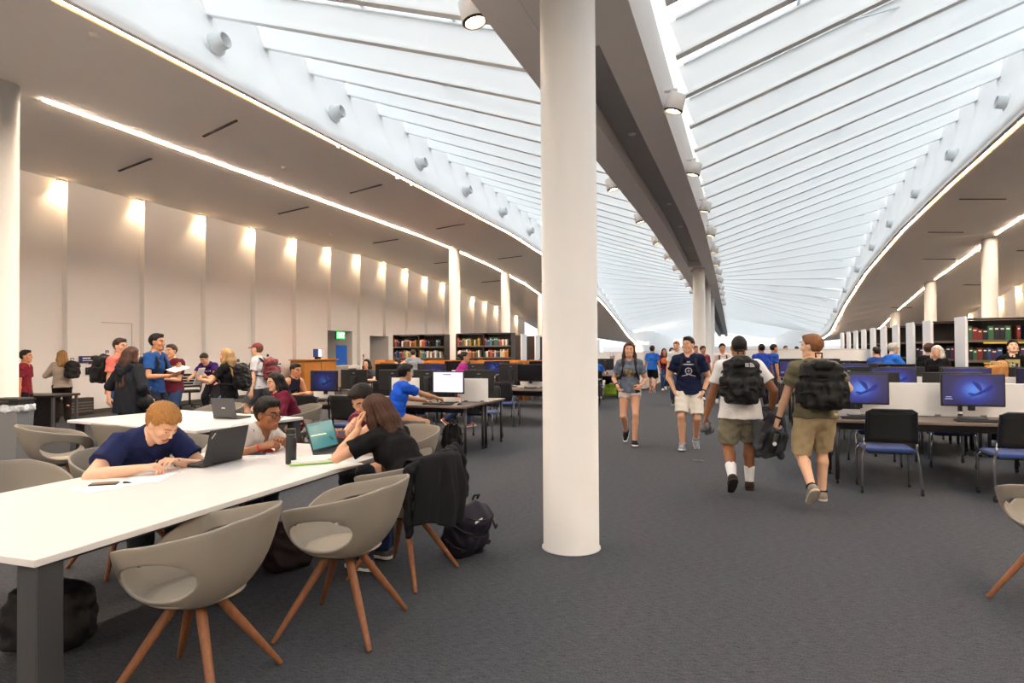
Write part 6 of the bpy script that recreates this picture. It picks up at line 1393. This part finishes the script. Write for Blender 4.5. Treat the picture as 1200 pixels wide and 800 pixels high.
J = P_(846, 402, 17.6, TOW-.1, 'dark-haired man in a pale pink shirt walking beside the far columns', 'tan', H=1.74, hair=('thick', '1a1411'), top=('ead4d0', 'short'), bottom=('4a5060', 'jeans'), feet=walk(1), seed=53, h=.0095)
pack(J, 'dark backpack on the man in the pale pink shirt', (.3, .2, .44), '2a2b30', seed=54)
P_(772, 412, 27.5, TOW, 'distant person in a white shirt beyond the long partition', 'tan', H=1.7, hair=('short', '1d1613'), top=('e8e8ea', 'short'), bottom=('39404e', 'jeans'), seed=55, h=.012) if False else None
P_(893, 400, 15.9, AWAY, 'man in a royal blue shirt with black hair standing in the far aisle', 'brown', H=1.72, fat=1.08, hair=('buzz', '15110e'), top=('2746a8', 'polo'), bottom=('26262c', 'pants'), seed=56, h=.0095)
J = P_(905, 401, 16.8, RIGHT, 'man in a blue shirt with a yellow strap beside the royal blue shirt', 'tan', H=1.72, hair=('buzz', '2a211c'), top=('2d55a8', 'short'), bottom=('55585f', 'pants'), seed=57, h=.0095)
decal(J, [([(-.10, .12), (-.06, .12), (.10, -.12), (.06, -.12)], 0)], plain('d8b03c'), 'yellow_strap')
P_(920, 403, 26, TOW, 'distant person with dark hair above the white partition, left of a pair', 'tan', H=1.7, hair=('short', '1f1814'), top=('e4e0dc', 'short'), bottom=('3a3d45', 'pants'), seed=58, h=.012)
P_(934, 404, 26.4, AWAY, 'distant person with black hair above the white partition, right of a pair', 'light', H=1.68, hair=('short', '17120f'), top=('dfe3e8', 'short'), bottom=('3a3d45', 'pants'), seed=59, h=.012)
# --- right
P_(1028, 403, 14.5, AWAY, 'man in a dark blue shirt, his back turned, near the right book stacks', 'light', H=1.62, hair=('short', '2a211c'), top=('2a4a8c', 'short'), bottom=('30323a', 'pants'), seed=60, h=.0095)
P_(1044, 398, 13.3, RIGHT, 'grey-haired man with glasses in a bright blue shirt near the right book stacks', 'fair', H=1.7, fat=1.1, hair=('short', 'b9b4ae'), top=('2f6fd0', 'polo'), bottom=('4a4a50', 'pants'), hands=((-.1, .36, 1.05), (.14, .36, 1.05)), glasses=True, seed=61, h=.0085)
P_(1087, 400, 13.4, RIGHT+.4, 'brown-haired person in a black shirt behind the right desks', 'light', H=1.68, hair=('thick', '4a3024'), top=('18181a', 'short'), bottom=('222226', 'pants'), seed=62, h=.0095)
P_(1099, 402, 12.1, LEFT+.6, 'white-haired woman in a black top behind the right desks', 'light', H=1.63, bust=.9, hair=('bob', 'd8d0c6'), top=('17171a', 'long'), bottom=('202024', 'pants'), seed=63, h=.0095)
SIT(1051, 12.6, .1, 'person with brown hair bent low over a desk', 'light', H=1.66, lean=38, gaze=(40, 0, 0), hair=('thick', '5a3a26'), top=('4a3a34', 'short'))
SIT(1170, 12.3, PI-.2, 'blonde woman in a dark top looking down behind the right monitors', 'fair', H=1.68, bust=.9, lean=12, gaze=(22, 25, 0), hair=('wavy', 'b58a55'), top=('2c2c34', 'short'), h=.0085)
J = P_(1188, 394, 11.4, LEFT+.7, 'dark-haired man in a black picture shirt looking up at the right photo edge', 'fair', H=1.72, hair=('thick', '221812'), top=('151517', 'short'), bottom=('33363f', 'pants'), gaze=(-22, 20, 0), hands=((-.12, .3, 1.1), (.2, .28, 1.1)), seed=66, h=.008)
decal(J, [(rect(0, 0, .21, .25), 0), (rect(0, .02, .17, .16), 1), ([(.05*math.cos(a), .03+.05*math.sin(a)) for a in np.linspace(0, 2*PI, 13)[:-1]], 2), (rect(0, -.09, .16, .03), 3)], [plain('e2cf8e'), plain('24506a'), plain('e8d9a0'), plain('b03a2c')], 'chest_picture')
